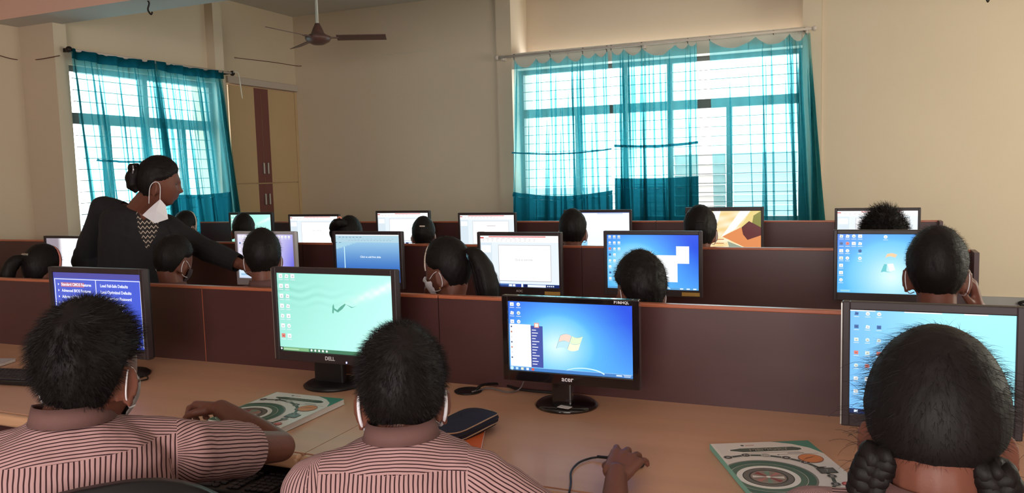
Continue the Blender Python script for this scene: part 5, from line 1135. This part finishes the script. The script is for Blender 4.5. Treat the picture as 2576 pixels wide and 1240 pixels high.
person3('short haired student beside the blank white window screen', 1441, 579, 4.5, 1.06, yaw=math.radians(15), hair='crop', n_str=600, seed=25, mask='mask_white', hair_kw=dict(thick=.010, length=.010, spike=.1))
person3('dark haired student left of the photo wallpaper screen', 1761, 579, 4.45, 1.13, yaw=math.radians(10), hair='girl', n_str=900, seed=26, mask='mask_white', extras=clip('darkmetal', .05), hair_kw=dict(thick=.012, length=.012, spike=.08))
person3('curly haired child in the third row at the right', 2223, 603, 4.2, 1.08, yaw=math.radians(-5), hair='girl', n_str=5000, seed=27, hair_kw=dict(thick=.030, length=.045, spike=.7, curl=.75, lumps=.009, wid=.0011))
# ------------------------------------------------------------------ the teacher, leaning over the second row
def t_extra(c):
    e = c['e']
    lock(c, [(.0, -.075, .035), (.0, -.095, .035), (.0, -.108, .01), (.0, -.100, -.025), (.0, -.08, -.05)], [.025, .032, .034, .034, .022], 'bun', lumps=.006, seed=12)
    lock(c, [(.015, -.09, .065), (.0, -.118, .055), (-.015, -.12, .03)], [.012, .017, .010], 'bun', lumps=.005, seed=15)
    bm = bmesh.new(); ctr = HP(c, .034, -.108, .045); tube(bm, spline([ctr+Vector((0, 0, .02)), ctr+Vector((.008, -.006, .0)), ctr+Vector((.0, -.004, -.02))], 6), .004, 8); part('hair_claw', bm, M['glass_clear'], e, True)
    # hanging folded mask on the near ear
    S = lambda x, y, z: HP(c, x, y, z)
    bm = bmesh.new(); A = [S(.088, .020, -.075), S(.094, -.045, -.155), S(.098, .010, -.185), S(.092, .062, -.160), S(.088, .045, -.10)]; Cn = S(.112, .010, -.125)
    vs = [bm.verts.new(p) for p in A]; cc = bm.verts.new(Cn)
    for i in range(5): bm.faces.new((vs[i], vs[(i+1) % 5], cc))
    bmesh.ops.subdivide_edges(bm, edges=bm.edges[:], cuts=2, use_grid_fill=True); o = part('hanging_mask', bm, M['mask_white'], e, False); q = o.modifiers.new('t', 'SOLIDIFY'); q.thickness = .003
    bm = bmesh.new(); tube(bm, spline([S(.085, -.025, -.10), S(.083, -.028, -.03), S(.081, -.012, .0), S(.080, .012, -.01), S(.086, .020, -.08)], 6), .0018, 6); part('mask_loop', bm, M['mask_white'], e, True)
HT = atw(398, 459, 3.02)
NT = atw(352, 527, 3.02); SRt = atw(262, 525, 2.98); SLt = atw(425, 575, 3.14)
ELt = atw(520, 628, 3.20); WLt = atw(612, 668, 3.22)
ERt = atw(215, 640, 3.02); WRt = atw(250, 720, 3.10)
TP = Vector((NT.x-.14, NT.y-.02, .88))
person('teacher in a black blazer leaning over with one arm stretched to the screen', HT, math.radians(-46), pitch=.16, roll=0, byaw=math.radians(-135), hs=1.08, bs=1.10, hair='girl', n_str=1500, vox=.006, seed=31, neck=NT, sR=SRt, sL=SLt,
       elL=ELt, wrL=WLt, hdL=(.9, .35, -.25), hcL=.25, hnL=(0, 0, -1), elR=ERt, wrR=WRt, hdR=(.3, .2, -.8), pelvis=TP, shirt='blazer', collar=False, sit=False, sleeve=1.0, extras=t_extra,
       hair_kw=dict(thick=.014, length=.02, spike=.05, curl=.03, lumps=.003))

# the blazer opens in a V over the patterned kurta
def pix(p): d = Vector(p)-CAM; return (W/2+FPX*d.dot(RT)/d.dot(FW), H/2-FPX*d.dot(UP)/d.dot(FW))
def inside(q, poly):
    r = False; x, y = q
    for (x1, y1), (x2, y2) in zip(poly, poly[1:]+poly[:1]):
        if (y1 > y) != (y2 > y) and x < (x2-x1)*(y-y1)/(y2-y1)+x1: r = not r
    return r
def opening(o, poly):
    bm = bmesh.new(); bm.from_mesh(o.data); bm.normal_update()
    for _ in range(2):
        fs = [f for f in bm.faces if f.normal.dot(f.calc_center_median()-CAM) < 0 and abs(pix(f.calc_center_median())[0]-372) < 60 and 460 < pix(f.calc_center_median())[1] < 640]
        if _ == 0: bmesh.ops.subdivide_edges(bm, edges=list({e for f in fs for e in f.edges}), cuts=1, use_grid_fill=True)
    bmesh.ops.delete(bm, geom=[f for f in bm.faces if f.normal.dot(f.calc_center_median()-CAM) < .02 and inside(pix(f.calc_center_median()), poly)], context='FACES')
    bm.to_mesh(o.data); bm.free()
TE = [o for o in bpy.data.objects if o.get('label', '').startswith('teacher')][0]
BL = [o for o in TE.children if o.name.startswith('blazer')][0]
cp = BL.copy(); cp.data = BL.data.copy(); cp.data.materials.clear(); cp.data.materials.append(M['kurta']); cp.name = 'kurta'; COL.objects.link(cp); cp.matrix_parent_inverse = BL.matrix_parent_inverse.copy()
bm = bmesh.new(); bm.from_mesh(cp.data); bm.normal_update()
mid_ = Vector((NT.x, NT.y, NT.z)); keep = [f for f in bm.faces if f.calc_center_median().z > 1.10 and (f.calc_center_median()-NT).length < .42 and f.normal.dot(f.calc_center_median()-CAM) < .3 and inside(pix(f.calc_center_median()), [(334, 470), (341, 520), (348, 576), (370, 630), (394, 587), (406, 540), (414, 505), (402, 470)])]
bmesh.ops.delete(bm, geom=[f for f in bm.faces if f not in set(keep)], context='FACES')
for v in bm.verts: v.co += v.normal*.0008
bm.to_mesh(cp.data); bm.free(); cp.modifiers.clear()
opening(BL, [(336, 470), (343, 520), (350, 575), (370, 626), (392, 585), (404, 540), (412, 505), (400, 470)])
opening(cp, [(330, 440), (335, 500), (346, 534), (360, 556), (380, 540), (402, 512), (430, 470), (400, 440)])

bm = bmesh.new(); bm.from_mesh(cp.data); left = set(bm.verts); best = []
while left:
    v0 = left.pop(); isl = [v0]; st = [v0]
    while st:
        v = st.pop()
        for e in v.link_edges:
            w = e.other_vert(v)
            if w in left: left.discard(w); isl.append(w); st.append(w)
    if len(isl) > len(best): best = isl
bset = set(best); bmesh.ops.delete(bm, geom=[v for v in bm.verts if v not in bset], context='VERTS'); bm.to_mesh(cp.data); bm.free()
